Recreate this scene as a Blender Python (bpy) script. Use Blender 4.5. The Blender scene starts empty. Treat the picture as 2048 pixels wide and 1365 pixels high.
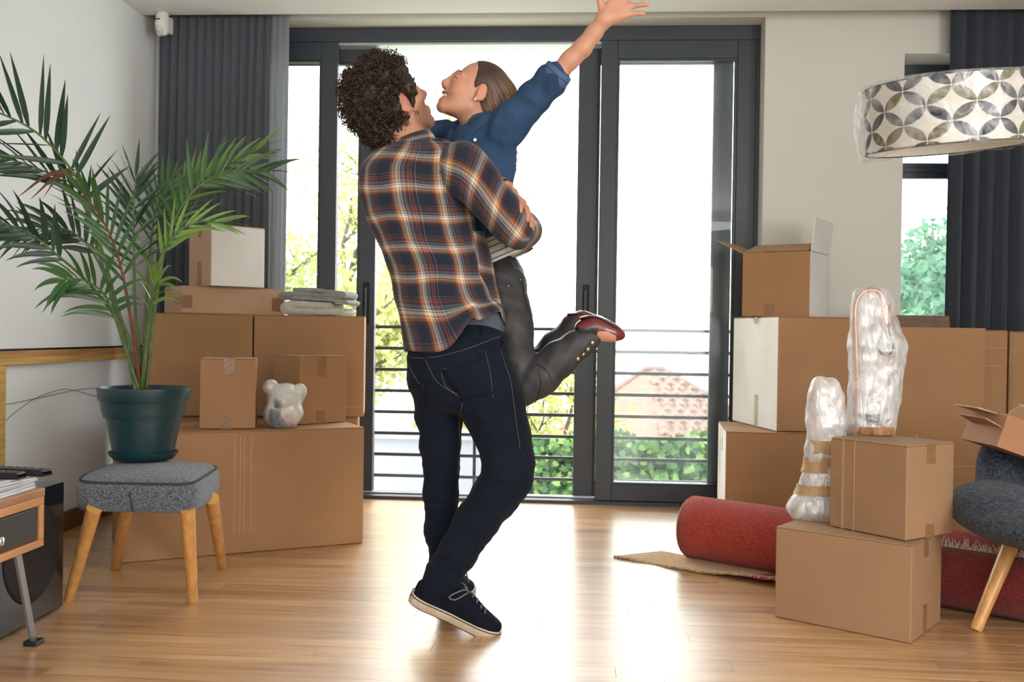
import bpy, math, random
import numpy as np
from mathutils import Vector, Matrix
PI = math.pi
SC = bpy.context.scene
COL = SC.collection
random.seed(7); RNG = np.random.RandomState(11)

# ---------------------------------------------------------------- camera
# room axes: X right along the window wall, Y from the camera towards it, Z up
FPX, EYE = 1990.0, 0.90                 # focal length in pixels of a 2048 px wide frame, eye height
YAW, PITCH, ROLL = math.atan(.066), .0088, .0145
RC = Matrix.Rotation(YAW, 3, 'Z') @ Matrix.Rotation(PI/2-PITCH, 3, 'X') @ Matrix.Rotation(ROLL, 3, 'Z')
cam_d = bpy.data.cameras.new('camera'); cam = bpy.data.objects.new('camera', cam_d); COL.objects.link(cam)
cam.matrix_world = Matrix.Translation((0, 0, EYE)) @ RC.to_4x4()
cam_d.sensor_width = 36; cam_d.lens = 36*FPX/2048; cam_d.clip_start = .05; cam_d.clip_end = 2000
cam_d.dof.use_dof = True; cam_d.dof.focus_distance = 3.2; cam_d.dof.aperture_fstop = 6.3
SC.camera = cam

# ---------------------------------------------------------------- world, lights, exposure
W = bpy.data.worlds.new('sky'); SC.world = W; W.use_nodes = True
bg = W.node_tree.nodes['Background']; bg.inputs['Color'].default_value = (1, .997, .985, 1); bg.inputs['Strength'].default_value = 6.0
def area(name, loc, rot, sx, sy, power, col=(1, 1, 1)):
    l = bpy.data.lights.new(name, 'AREA'); l.shape = 'RECTANGLE'; l.size = sx; l.size_y = sy; l.energy = power; l.color = col
    o = bpy.data.objects.new(name, l); COL.objects.link(o); o.location = loc; o.rotation_euler = rot
    return o
area('rear_fill_light', (.6, -2.3, 1.5), (PI/2, 0, 0), 3.6, 1.7, 62, (1, .985, .965))  # added fill light before the solid rear wall, no window there
area('side_fill_light', (3.25, -.4, 1.5), (0, PI/2+.3, -.25), 1.7, 2.6, 165, (.99, .995, 1))  # fill added at the solid right wall, brightens left wall and ceiling
SC.view_settings.view_transform = 'Standard'; SC.view_settings.look = 'None'
SC.view_settings.exposure = 0.33; SC.view_settings.gamma = 1; SC.view_settings.use_curve_mapping = False
SC.cycles.use_denoising = True
SC.cycles.max_bounces = 10; SC.cycles.transparent_max_bounces = 24; SC.cycles.sample_clamp_indirect = 8

# ---------------------------------------------------------------- measuring: picture measurements at a known depth -> room point
CAM0 = Vector((0, 0, EYE))
def ray(px, py): return RC @ Vector(((px-1024)/FPX, (682.5-py)/FPX, -1))
def D(px, py, d): return CAM0 + ray(px, py)*d                       # at depth d
def G(px, py, z=0.0): r = ray(px, py); return CAM0 + r*((z-EYE)/r.z)  # on a level surface at height z
def WY(px, py, Y): r = ray(px, py); return CAM0 + r*(Y/r.y)          # on a plane of constant Y
CX, CY_, CZ = RC @ Vector((1, 0, 0)), RC @ Vector((0, 1, 0)), RC @ Vector((0, 0, -1))
def cv(x, y, z): return CX*x + CY_*y + CZ*z                          # right, up, away

# ---------------------------------------------------------------- materials
def _ramp(nt, stops, mode='LINEAR'):
    r = nt.nodes.new('ShaderNodeValToRGB'); r.color_ramp.interpolation = mode
    e = r.color_ramp.elements
    while len(e) < len(stops): e.new(.5)
    for i, (p, c) in enumerate(stops):
        e[i].position = p; e[i].color = (*c, 1) if len(c) == 3 else c
    return r
def mat(name, col, rough=.6, var=.0, vs=8., vscale=(1, 1, 1), bump=0., bs=80., bscale=(1, 1, 1), metal=0., coat=0., sheen=0., spec=.5, attr=None, trans=0., sss=0.):
    m = bpy.data.materials.new(name); m.use_nodes = True; nt = m.node_tree; b = nt.nodes['Principled BSDF']
    b.inputs['Roughness'].default_value = rough; b.inputs['Metallic'].default_value = metal
    b.inputs['Coat Weight'].default_value = coat; b.inputs['Sheen Weight'].default_value = sheen
    b.inputs['Specular IOR Level'].default_value = spec; b.inputs['Transmission Weight'].default_value = trans
    b.inputs['Base Color'].default_value = (*col, 1)
    if sss:
        b.inputs['Subsurface Weight'].default_value = sss; b.inputs['Subsurface Radius'].default_value = (.012, .005, .003); b.inputs['Subsurface Scale'].default_value = 1
    L = nt.links.new
    tc = nt.nodes.new('ShaderNodeTexCoord')
    src = None
    if attr:
        a = nt.nodes.new('ShaderNodeVertexColor'); a.layer_name = attr; src = a.outputs['Color']
    if var:
        mp = nt.nodes.new('ShaderNodeMapping'); mp.inputs['Scale'].default_value = vscale; L(tc.outputs['Object'], mp.inputs['Vector'])
        n = nt.nodes.new('ShaderNodeTexNoise'); n.inputs['Scale'].default_value = vs; n.inputs['Detail'].default_value = 6; L(mp.outputs[0], n.inputs['Vector'])
        r = _ramp(nt, [(.3, (1-var,)*3), (.7, (1+var*.6,)*3)]); L(n.outputs['Fac'], r.inputs['Fac'])
        mx = nt.nodes.new('ShaderNodeMix'); mx.data_type = 'RGBA'; mx.blend_type = 'MULTIPLY'; mx.inputs[0].default_value = 1
        if src: L(src, mx.inputs[6])
        else: mx.inputs[6].default_value = (*col, 1)
        L(r.outputs[0], mx.inputs[7]); src = mx.outputs[2]
    if src: L(src, b.inputs['Base Color'])
    if bump:
        mp = nt.nodes.new('ShaderNodeMapping'); mp.inputs['Scale'].default_value = bscale; L(tc.outputs['Object'], mp.inputs['Vector'])
        n = nt.nodes.new('ShaderNodeTexNoise'); n.inputs['Scale'].default_value = bs; n.inputs['Detail'].default_value = 4; L(mp.outputs[0], n.inputs['Vector'])
        bp = nt.nodes.new('ShaderNodeBump'); bp.inputs['Strength'].default_value = bump; bp.inputs['Distance'].default_value = .01
        L(n.outputs['Fac'], bp.inputs['Height']); L(bp.outputs[0], b.inputs['Normal'])
    return m
def weave(name, c1, c2, scale=450., rough=.9, sheen=.3):
    """knobbly two-tone woven cloth"""
    m = mat(name, c1, rough, sheen=sheen); nt = m.node_tree; L = nt.links.new; b = nt.nodes['Principled BSDF']
    tc = nt.nodes.new('ShaderNodeTexCoord')
    v = nt.nodes.new('ShaderNodeTexVoronoi'); v.inputs['Scale'].default_value = scale; L(tc.outputs['Object'], v.inputs['Vector'])
    ns = []
    for sx_ in ((1, 1, .32), (.32, .32, 1)):                       # threads running up and across
        mp = nt.nodes.new('ShaderNodeMapping'); mp.inputs['Scale'].default_value = sx_; L(tc.outputs['Object'], mp.inputs[0])
        n = nt.nodes.new('ShaderNodeTexNoise'); n.inputs['Scale'].default_value = scale*.6; n.inputs['Detail'].default_value = 2; L(mp.outputs[0], n.inputs['Vector']); ns.append(n)
    av = nt.nodes.new('ShaderNodeMath'); av.operation = 'ADD'; L(ns[0].outputs['Fac'], av.inputs[0]); L(ns[1].outputs['Fac'], av.inputs[1])
    hf = nt.nodes.new('ShaderNodeMath'); hf.operation = 'MULTIPLY'; hf.inputs[1].default_value = .5; L(av.outputs[0], hf.inputs[0])
    r = _ramp(nt, [(.42, c2), (.56, c1)]); L(hf.outputs[0], r.inputs['Fac']); L(r.outputs[0], b.inputs['Base Color'])
    bp = nt.nodes.new('ShaderNodeBump'); bp.inputs['Strength'].default_value = .6; bp.inputs['Distance'].default_value = .003; bp.invert = True
    L(v.outputs['Distance'], bp.inputs['Height']); L(bp.outputs[0], b.inputs['Normal'])
    return m
def film(name, clear=.6, rough=.25, tint=(.96, .97, .98), ns=30., white=.5, vs=(1, 1, 1)):
    """crinkled clear plastic: see-through with milky creases"""
    m = bpy.data.materials.new(name); m.use_nodes = True; nt = m.node_tree; nt.nodes.clear(); L = nt.links.new
    out = nt.nodes.new('ShaderNodeOutputMaterial'); tc = nt.nodes.new('ShaderNodeTexCoord')
    n = nt.nodes.new('ShaderNodeTexNoise'); n.inputs['Scale'].default_value = ns; n.inputs['Detail'].default_value = 7; n.inputs['Distortion'].default_value = 1.2; mp = nt.nodes.new('ShaderNodeMapping'); mp.inputs['Scale'].default_value = vs; L(tc.outputs['Object'], mp.inputs[0]); L(mp.outputs[0], n.inputs['Vector'])
    bp = nt.nodes.new('ShaderNodeBump'); bp.inputs['Strength'].default_value = .6; bp.inputs['Distance'].default_value = .012; L(n.outputs['Fac'], bp.inputs['Height'])
    tr = nt.nodes.new('ShaderNodeBsdfTransparent'); tr.inputs[0].default_value = (*tint, 1)
    gl = nt.nodes.new('ShaderNodeBsdfGlossy'); gl.inputs['Roughness'].default_value = rough; gl.inputs[0].default_value = (.9, .92, .95, 1); L(bp.outputs[0], gl.inputs['Normal'])
    df = nt.nodes.new('ShaderNodeBsdfDiffuse'); df.inputs[0].default_value = (.94, .95, .96, 1); L(bp.outputs[0], df.inputs['Normal'])
    tl = nt.nodes.new('ShaderNodeBsdfTranslucent'); tl.inputs[0].default_value = (.94, .95, .96, 1)
    m1 = nt.nodes.new('ShaderNodeMixShader'); m1.inputs[0].default_value = .5; L(df.outputs[0], m1.inputs[1]); L(tl.outputs[0], m1.inputs[2])
    m2 = nt.nodes.new('ShaderNodeMixShader'); m2.inputs[0].default_value = 1-white; L(m1.outputs[0], m2.inputs[1]); L(gl.outputs[0], m2.inputs[2])
    r = _ramp(nt, [(.32, (max(0, .78-clear),)*3), (.68, (min(1, 1.3-clear),)*3)]); L(n.outputs['Fac'], r.inputs['Fac'])
    m3 = nt.nodes.new('ShaderNodeMixShader'); L(r.outputs[0], m3.inputs[0]); L(tr.outputs[0], m3.inputs[1]); L(m2.outputs[0], m3.inputs[2])
    L(m3.outputs[0], out.inputs['Surface'])
    return m
def glass(name, refl=.08, haze=.0):
    m = bpy.data.materials.new(name); m.use_nodes = True; nt = m.node_tree; nt.nodes.clear(); L = nt.links.new
    out = nt.nodes.new('ShaderNodeOutputMaterial')
    tr = nt.nodes.new('ShaderNodeBsdfTransparent'); tr.inputs[0].default_value = (.95, .975, .97, 1)
    gl = nt.nodes.new('ShaderNodeBsdfGlossy'); gl.inputs['Roughness'].default_value = .01
    fr = nt.nodes.new('ShaderNodeFresnel'); fr.inputs['IOR'].default_value = 1.45
    mx = nt.nodes.new('ShaderNodeMixShader'); L(fr.outputs[0], mx.inputs[0]); L(tr.outputs[0], mx.inputs[1]); L(gl.outputs[0], mx.inputs[2])
    last = mx
    if haze:
        tl = nt.nodes.new('ShaderNodeBsdfTranslucent'); tl.inputs[0].default_value = (.9, .95, 1, 1)
        tc = nt.nodes.new('ShaderNodeTexCoord'); n = nt.nodes.new('ShaderNodeTexNoise'); n.inputs['Scale'].default_value = 6; n.inputs['Detail'].default_value = 5; L(tc.outputs['Object'], n.inputs['Vector'])
        r = _ramp(nt, [(.3, (haze*.6,)*3), (.7, (haze*1.3,)*3)]); L(n.outputs['Fac'], r.inputs['Fac'])
        m2 = nt.nodes.new('ShaderNodeMixShader'); L(r.outputs[0], m2.inputs[0]); L(mx.outputs[0], m2.inputs[1]); L(tl.outputs[0], m2.inputs[2]); last = m2
    L(last.outputs[0], out.inputs['Surface'])
    return m

# ---------------------------------------------------------------- mesh building
class MB:
    def __init__(s): s.v, s.f, s.uv, s.col = [], [], None, None
    def add(s, vs, fs, M=None):
        o = len(s.v)
        s.v += [tuple(M @ Vector(v)) for v in vs] if M is not None else [tuple(v) for v in vs]
        s.f += [tuple(i+o for i in f) for f in fs]
        return s
    def box(s, x0, x1, y0, y1, z0, z1, M=None):
        v = [(x, y, z) for z in (z0, z1) for y in (y0, y1) for x in (x0, x1)]
        return s.add(v, [(0, 2, 3, 1), (4, 5, 7, 6), (0, 1, 5, 4), (2, 6, 7, 3), (0, 4, 6, 2), (1, 3, 7, 5)], M)
    def quad(s, a, b, c, d, t=.003, n=None):
        """a flat panel with thickness t towards n"""
        a, b, c, d = map(Vector, (a, b, c, d)); n = (n or (b-a).cross(d-a)).normalized()*t
        return s.add([a, b, c, d, a+n, b+n, c+n, d+n], [(3, 2, 1, 0), (4, 5, 6, 7), (0, 1, 5, 4), (1, 2, 6, 5), (2, 3, 7, 6), (3, 0, 4, 7)])
    def tube(s, pts, rad, n=8, cap=True, up=None):
        pts = [Vector(p) for p in pts]; rad = rad if hasattr(rad, '__len__') else [rad]*len(pts)
        T = [(pts[min(i+1, len(pts)-1)]-pts[max(i-1, 0)]).normalized() for i in range(len(pts))]
        u = Vector(up) if up else (Vector((0, 0, 1)) if abs(T[0].z) < .9 else Vector((1, 0, 0)))
        vs = []
        for p, t, r in zip(pts, T, rad):
            u = u-t*u.dot(t); u = u.normalized() if u.length > 1e-6 else t.orthogonal().normalized(); w = t.cross(u)
            rr = r if hasattr(r, '__len__') else (r, r)
            vs += [p+u*math.cos(2*PI*k/n)*rr[0]+w*math.sin(2*PI*k/n)*rr[1] for k in range(n)]
        fs = [(i*n+k, i*n+(k+1) % n, (i+1)*n+(k+1) % n, (i+1)*n+k) for i in range(len(pts)-1) for k in range(n)]
        if cap: fs += [tuple(range(n-1, -1, -1)), tuple(range((len(pts)-1)*n, len(pts)*n))]
        return s.add(vs, fs)
    def lathe(s, prof, n=40, M=None, cap0=True, cap1=True):
        vs = [(r*math.cos(2*PI*k/n), r*math.sin(2*PI*k/n), z) for r, z in prof for k in range(n)]
        fs = [(i*n+k, i*n+(k+1) % n, (i+1)*n+(k+1) % n, (i+1)*n+k) for i in range(len(prof)-1) for k in range(n)]
        if cap0: fs.append(tuple(range(n-1, -1, -1)))
        if cap1: fs.append(tuple(range((len(prof)-1)*n, len(prof)*n)))
        return s.add(vs, fs, M)
    def grid(s, P, close=False):
        """P: rows x cols of points"""
        R_, C_ = len(P), len(P[0]); fs = []
        for i in range(R_-1):
            for k in range(C_ if close else C_-1):
                a, b = i*C_+k, i*C_+(k+1) % C_
                fs.append((a, b, b+C_, a+C_))
        return s.add([p for row in P for p in row], fs)
WL = {}                                     # world place of every object's origin
def obj(name, mb, m, parent=None, smooth=False, bevel=0., kind=None, label=None, at=None, subsurf=0, auto=None):
    """one mesh object; mb holds room coordinates"""
    me = bpy.data.meshes.new(name)
    if isinstance(mb, MB): V = np.array(mb.v, float).reshape(-1, 3); Fs = mb.f
    else: V, Fs = mb
    V = np.asarray(V, float)
    lo, hi = V.min(0), V.max(0)
    org = Vector(at) if at is not None else Vector(((lo[0]+hi[0])/2, (lo[1]+hi[1])/2, lo[2]))
    V = V-np.array(org)
    if isinstance(Fs, np.ndarray) and Fs.ndim == 2:
        k = Fs.shape[1]; me.vertices.add(len(V)); me.vertices.foreach_set('co', V.astype(np.float32).ravel())
        me.loops.add(Fs.size); me.loops.foreach_set('vertex_index', Fs.astype(np.int32).ravel())
        me.polygons.add(len(Fs)); me.polygons.foreach_set('loop_start', np.arange(0, Fs.size, k, dtype=np.int32)); me.polygons.foreach_set('loop_total', np.full(len(Fs), k, np.int32))
        me.update(calc_edges=True); me.validate()
    else:
        me.from_pydata([tuple(v) for v in V], [], Fs); me.update()
    if smooth: me.polygons.foreach_set('use_smooth', [True]*len(me.polygons))
    if m: me.materials.append(m)
    o = bpy.data.objects.new(name, me); COL.objects.link(o); WL[o.name] = org
    if parent is not None: o.parent = parent; o.location = org-WL[parent.name]
    else: o.location = org
    if bevel:
        b = o.modifiers.new('bevel', 'BEVEL'); b.width = bevel; b.segments = 2; b.limit_method = 'ANGLE'; b.angle_limit = .6
    if subsurf:
        b = o.modifiers.new('sub', 'SUBSURF'); b.levels = subsurf; b.render_levels = subsurf
    if auto:
        me.polygons.foreach_set('use_smooth', [True]*len(me.polygons)); me.set_sharp_from_angle(angle=auto)
    if kind: o['kind'] = kind
    if label: o['label'] = label
    return o
def setcol(o, C, name='Col'):
    a = o.data.color_attributes.new(name, 'FLOAT_COLOR', 'POINT'); C = np.asarray(C, np.float32)
    if C.shape[1] == 3: C = np.hstack([C, np.ones((len(C), 1), np.float32)])
    a.data.foreach_set('color', C.ravel())
def tag(o, label, cat, group=None):
    o['label'] = label; o['category'] = cat
    if group: o['group'] = group
    return o
def thing(name, label, cat, loc, group=None):
    o = bpy.data.objects.new(name, None); COL.objects.link(o); o.empty_display_size = .1; o.location = loc; WL[o.name] = Vector(loc)
    return tag(o, label, cat, group)
def part_copy(o, parent, world, rotz=0., rot=None, scale=None):
    c = o.copy(); COL.objects.link(c); c.parent = parent; WL[c.name] = Vector(world)
    c.location = Vector(world)-(WL[parent.name] if parent else Vector())
    c.rotation_euler = rot if rot else (0, 0, rotz)
    if scale: c.scale = scale
    return c
def struct(name, mb, m, parent=None, **k): return obj(name, mb, m, parent, kind='structure' if parent is None else None, **k)
def frame_at(p, ang): return Matrix.Translation(p) @ Matrix.Rotation(ang, 4, 'Z')

# ---------------------------------------------------------------- the room
YB, XL, ZC = 5.12, -2.24, 2.49              # window wall, left wall, ceiling
M_wall = mat('wall paint', (.685, .685, .625), .75, var=.03, vs=1.5, bump=.03, bs=120)
M_wallL = mat('left wall paint', (.79, .83, .85), .75, var=.03, vs=1.2, bump=.03, bs=120)
M_ceil = mat('ceiling paint', (.87, .88, .87), .8, var=.02, vs=1, bump=.02, bs=120)
M_frame = mat('grey metal', (.042, .052, .068), .42, var=.1, vs=3, bump=.02, bs=200)
M_seam = mat('dark seam', (.004, .004, .005), .6)
M_glass = glass('clear glass')
M_glassz = glass('dusty glass', haze=.05)
M_wood = mat('trim wood', (.50, .27, .095), .45, var=.35, vs=5, vscale=(3, .6, 8), coat=.1)
M_wood2 = mat('pale trim wood', (.62, .40, .12), .45, var=.3, vs=5, vscale=(3, .6, 8), coat=.1)
M_dark = mat('baseboard wood', (.16, .08, .035), .5, var=.35, vs=5, vscale=(3, .6, 8))

# floor: a slab, then every board a part of it
M_slab = mat('floor underlay', (.42, .26, .13), .35, var=.3, vs=3, vscale=(.6, 9, 1))
def plank_mat():
    m = mat('maple board', (.5, .3, .15), .2); nt = m.node_tree; L = nt.links.new; b = nt.nodes['Principled BSDF']
    tc = nt.nodes.new('ShaderNodeTexCoord'); oi = nt.nodes.new('ShaderNodeObjectInfo')
    ad = nt.nodes.new('ShaderNodeVectorMath'); ad.operation = 'ADD'; L(tc.outputs['Object'], ad.inputs[0])
    sc = nt.nodes.new('ShaderNodeVectorMath'); sc.operation = 'SCALE'; sc.inputs[0].default_value = (37, 91, 13); L(oi.outputs['Random'], sc.inputs['Scale']); L(sc.outputs[0], ad.inputs[1])
    mp = nt.nodes.new('ShaderNodeMapping'); mp.inputs['Scale'].default_value = (.9, 16, 16); L(ad.outputs[0], mp.inputs['Vector'])
    n = nt.nodes.new('ShaderNodeTexNoise'); n.inputs['Scale'].default_value = 2.2; n.inputs['Detail'].default_value = 8; n.inputs['Distortion'].default_value = .6; L(mp.outputs[0], n.inputs['Vector'])
    r = _ramp(nt, [(.25, (.36, .185, .075)), (.45, (.50, .285, .130)), (.6, (.585, .36, .18)), (.8, (.64, .41, .215))]); L(n.outputs['Fac'], r.inputs['Fac'])
    r2 = _ramp(nt, [(0, (.72, .68, .63)), (.35, (.95, .94, .92)), (1, (1.1, 1.09, 1.06))]); L(oi.outputs['Random'], r2.inputs['Fac'])
    mx = nt.nodes.new('ShaderNodeMix'); mx.data_type = 'RGBA'; mx.blend_type = 'MULTIPLY'; mx.inputs[0].default_value = 1
    L(r.outputs[0], mx.inputs[6]); L(r2.outputs[0], mx.inputs[7]); L(mx.outputs[2], b.inputs['Base Color'])
    rr = _ramp(nt, [(.3, (.30,)*3), (.7, (.42,)*3)]); L(n.outputs['Fac'], rr.inputs['Fac']); L(rr.outputs[0], b.inputs['Roughness'])
    b.inputs['Coat Weight'].default_value = .7; b.inputs['Coat Roughness'].default_value = .28
    bp = nt.nodes.new('ShaderNodeBump'); bp.inputs['Strength'].default_value = .05; bp.inputs['Distance'].default_value = .01; L(n.outputs['Fac'], bp.inputs['Height']); L(bp.outputs[0], b.inputs['Normal'])
    return m
M_plank = plank_mat()
floor = struct('floor', MB().box(XL, 3.3, -2.5, 5.24, -.12, -.0065), M_slab, at=(0, 0, -.12))
PW = .082
protos = {}
y = 1.95; row = 0
while y < 5.235:
    w = min(PW, 5.238-y)
    x = XL + .002 - random.random()*.9
    while x < 3.25:
        Lp = random.choice((.75, .95, 1.15, 1.4)); x0, x1 = max(x, XL+.002), min(x+Lp, 3.28)
        # only boards within the view wedge
        if x1-x0 > .05 and -.60*y-.25 < x1 and x0 < .52*y+.2:
            key = (round(x1-x0, 3), round(w, 4))
            pos = Vector(((x0+x1)/2, y+w/2, -.006))
            if key in protos: part_copy(protos[key], floor, pos)
            else:
                hx, hw = (x1-x0)/2-.0004, w/2-.0003
                protos[key] = obj('floor_board', MB().box(pos.x-hx, pos.x+hx, pos.y-hw, pos.y+hw, -.006, 0), M_plank, floor, at=pos, bevel=.0003)
        x += Lp
    y += w; row += 1

# ceiling stops short of the window wall: a slot for the curtain track behind it
struct('ceiling', MB().box(XL-.1, 3.4, -2.6, 4.95, ZC, ZC+.16).box(XL-.1, 3.4, 4.95, 5.5, ZC+.13, ZC+.3), M_ceil)
struct('wall_left', MB().box(XL-.15, XL, -2.6, 5.5, -.12, 2.8), M_wallL)
struct('wall_right', MB().box(3.3, 3.45, -2.6, 5.5, -.12, 2.8), M_wall)
struct('wall_rear', MB().box(XL, 3.3, -2.6, -2.45, -.12, 2.8), M_wall)
DX0, DX1, DZ = -1.78, .925, 2.515           # door opening
WX0, WX1, WZ0, WZ1 = 1.615, 3.0, .62, 2.327    # right window opening
wb = MB()
wb.box(XL, DX0, YB, 5.42, -.12, 2.8).box(DX0, DX1, YB, 5.42, DZ, 2.8).box(DX1, WX0, YB, 5.42, -.12, 2.8)
wb.box(WX0, WX1, YB, 5.42, WZ1, 2.8).box(WX0, WX1, YB, 5.42, -.12, WZ0).box(WX1, 3.3, YB, 5.42, -.12, 2.8)
struct('wall_back', wb, M_wall)
# left wall: black line, two wooden rails, an upright rail and a skirting
def strip(name, y0, y1, z0, z1, t, m): return struct(name, MB().box(XL, XL+t, y0, y1, z0, z1), m, bevel=.002)
strip('trim_1', -1.5, YB, .797, .806, .006, M_seam)
strip('trim_2', -1.5, YB, .770, .797, .018, M_wood)
strip('trim_3', -1.5, YB, .742, .770, .026, M_wood2)
strip('trim_4', 3.675, 3.735, .07, .742, .022, M_wood2)
strip('baseboard_left', -1.5, YB, 0, .085, .02, M_dark)
struct('baseboard_back', MB().box(DX1+.01, 3.3, YB-.014, YB, 0, .07), M_wall, bevel=.002)

# sliding doors
FY0, FY1 = 5.25, 5.40
door = thing('door_1', 'grey metal sliding door wall with both leaves pushed open to the balcony', 'door', (-.43, 5.3, 0)); door['kind'] = 'structure'
def bx(name, x0, x1, y0, y1, z0, z1, m=M_frame, parent=door, bev=.003, **k): return obj(name, MB().box(x0, x1, y0, y1, z0, z1), m, parent, bevel=bev, **k)
bx('head_rail', DX0, DX1, FY0, FY1, 2.440, DZ)
bx('track_strip', DX0, DX1, FY0+.02, FY1, 2.425, 2.44, mat('lit underside metal', (.55, .58, .62), .4, metal=.6))  # pale metal colour stands in for light on the track's underside
bx('jamb', DX0, DX0+.05, FY0, FY1, 0, 2.44); bx('jamb', DX1-.02, DX1, FY0, FY1, 0, 2.44)
bx('threshold', DX0, DX1, FY0-.012, FY1+.02, -.01, .018); bx('threshold_track', DX0, DX1, FY0+.06, FY0+.075, .018, .028, mat('track metal', (.6, .62, .65), .3, metal=.8))
def leaf(x0, x1, s0, s1, y0, y1, zb, zt, zlo=.02, zhi=2.42, gm=None, seams=True):
    """a door leaf: two stiles, two rails, a glazing bead and its pane"""
    bx('stile', x0, x0+s0, y0, y1, zlo, zhi); bx('stile', x1-s1, x1, y0, y1, zlo, zhi)
    bx('bottom_rail', x0+s0, x1-s1, y0+.002, y1-.002, zlo, zb); bx('top_rail', x0+s0, x1-s1, y0+.002, y1-.002, zt, zhi)
    a, b, t = x0+s0, x1-s1, .012
    for q in ((a, a+t, zb, zt), (b-t, b, zb, zt), (a+t, b-t, zb, zb+t), (a+t, b-t, zt-t, zt)): bx('glazing_bead', q[0], q[1], y0+.008, y1-.008, q[2], q[3], bev=.001)
    bx('pane', a+t-.003, b-t+.003, (y0+y1)/2-.004, (y0+y1)/2+.004, zb+t-.003, zt-t+.003, gm or M_glass, bev=0)
# fixed leaves in front, sliding leaves parked behind them
leaf(.103, DX1-.02, .085, .095, FY0+.003, FY0+.055, .105, 2.345, .02, 2.44, M_glassz)
leaf(-.015, .80, .105, .09, FY0+.075, FY0+.125, .10, 2.35, .028)
leaf(DX0+.05, -1.30, .085, .09, FY0+.003, FY0+.055, .105, 2.345, .02, 2.44)
leaf(-1.72, -1.10, .105, .09, FY0+.075, FY0+.125, .10, 2.35, .028)
def pull(x, y):
    h = bx('handle', x-.018, x+.018, y-.006, y, .93, 1.16, M_seam, bev=.004); bx('grip', x-.008, x+.004, y-.022, y-.006, .96, 1.13, M_frame, h)
pull(.040, FY0+.075); pull(-1.145, FY0+.075)
q_ = WY(726, 706, FY0+.07); obj('door_stop', MB().tube([q_+Vector((0, .006, 0)), q_+Vector((0, -.004, 0)), q_+Vector((0, -.014, 0))], [.012, .014, .008], 14), mat('white rubber', (.75, .74, .68), .5), door, smooth=True)

# right window
win = thing('window_1', 'tall narrow window beside the right curtain with dark transom', 'window', (2.3, 5.33, .62)); win['kind'] = 'structure'
wy0, wy1 = 5.33, 5.39
bx('frame_rail', WX0, WX1, wy0, wy1, 2.235, 2.327, parent=win); bx('transom', WX0, WX1, wy0, wy1, 1.735, 1.815, parent=win); bx('frame_rail', WX0, WX1, wy0, wy1, WZ0, WZ0+.07, parent=win)
bx('transom_lip', WX0, WX1, wy0-.012, wy0, 1.765, 1.79, parent=win)
bx('pane', WX0, WX1, wy0+.03, wy0+.036, WZ0+.07, 1.735, M_glass, win, 0); bx('pane', WX0, WX1, wy0+.03, wy0+.036, 1.815, 2.235, M_glass, win, 0)
bx('window_sill', WX0, WX1, YB-.02, wy0, WZ0-.02, WZ0, M_ceil, win)

# alarm detector in the corner
t = thing('motion_detector', 'white plastic motion detector high in the left corner by the curtain', 'detector', (-2.17, 4.93, 2.27))
p0 = WY(326, 48, 4.92)
Mdt = frame_at(p0, -.25)
def dome(w, h, dpt, z0, n=24):
    P = []
    for i in range(n+1):
        a = -PI/2+PI*i/n; row = []
        for k in range(17):
            b = PI*k/16-PI/2+PI/2
            row.append(Mdt @ Vector((w*math.cos(b)*max(.0, math.cos(a))**.35, -dpt*math.sin(b)*max(.0, math.cos(a))**.6, z0+h*math.sin(a))))
        P.append(row)
    return P
obj('housing', MB().grid(dome(.034, .062, .045, 0)), mat('white plastic', (.78, .77, .72), .4), t, smooth=True)
obj('lens', MB().grid([[p+Vector((.001, -.004, 0)) for p in r] for r in dome(.025, .026, .044, -.03)]), mat('milky lens', (.62, .64, .63), .25), t, smooth=True)
obj('slot', MB().box(-.02, .016, -.049, -.043, .010, .0135, Mdt), M_seam, t)
obj('mount', MB().box(-.03, .012, -.01, .04, .052, .072, Mdt).box(-.028, .0, .0, .08, -.03, .05, Mdt), bpy.data.materials['white plastic'], t)

# curtains: pleated cloth, one sheet each
def curtain(label, x0, x1, y0, zt, zb, folds, amp, m, wob=.004, seed=1, extra=None):
    rs = np.random.RandomState(seed); nx = folds*14; nz = 26
    ph = np.cumsum(rs.uniform(.75, 1.25, nx)); ph = ph/ph[-1]*folds*2*PI
    am = np.interp(np.linspace(0, 1, nx), np.linspace(0, 1, folds+1), rs.uniform(.6, 1.15, folds+1))*amp
    P = []
    for j in range(nz+1):
        v = j/nz; z = zt+(zb-zt)*v
        k = .55+.45*min(1, v*2.5)
        drift = np.sin(np.linspace(0, 9, nx)+v*2.2+seed)*.012*v
        X = np.linspace(x0, x1, nx)+np.sin(2*ph+.3)*.0035*k+drift-.02*v*(np.linspace(0, 1, nx))
        Y = y0+np.sin(ph)*am*k+np.sin(ph*.31+v*3)*wob
        P.append([(X[i], Y[i], z) for i in range(nx)])
    o = obj('curtain', MB().grid(P), m, smooth=True)
    s = o.modifiers.new('thick', 'SOLIDIFY'); s.thickness = .003
    return o
def curtain_mat(name, c, tl):
    m = mat(name, c, .9, var=.18, vs=260, vscale=(1, 1, .25), bump=.15, bs=400, sheen=.2); nt = m.node_tree; b = nt.nodes['Principled BSDF']; out = nt.nodes['Material Output']
    t_ = nt.nodes.new('ShaderNodeBsdfTranslucent'); t_.inputs[0].default_value = (*[min(1, q*1.3) for q in c], 1); mx = nt.nodes.new('ShaderNodeMixShader'); mx.inputs[0].default_value = tl
    nt.links.new(b.outputs[0], mx.inputs[1]); nt.links.new(t_.outputs[0], mx.inputs[2]); nt.links.new(mx.outputs[0], out.inputs['Surface'])
    return m
M_cur = curtain_mat('grey curtain cloth', (.125, .137, .168), .3)
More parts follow.
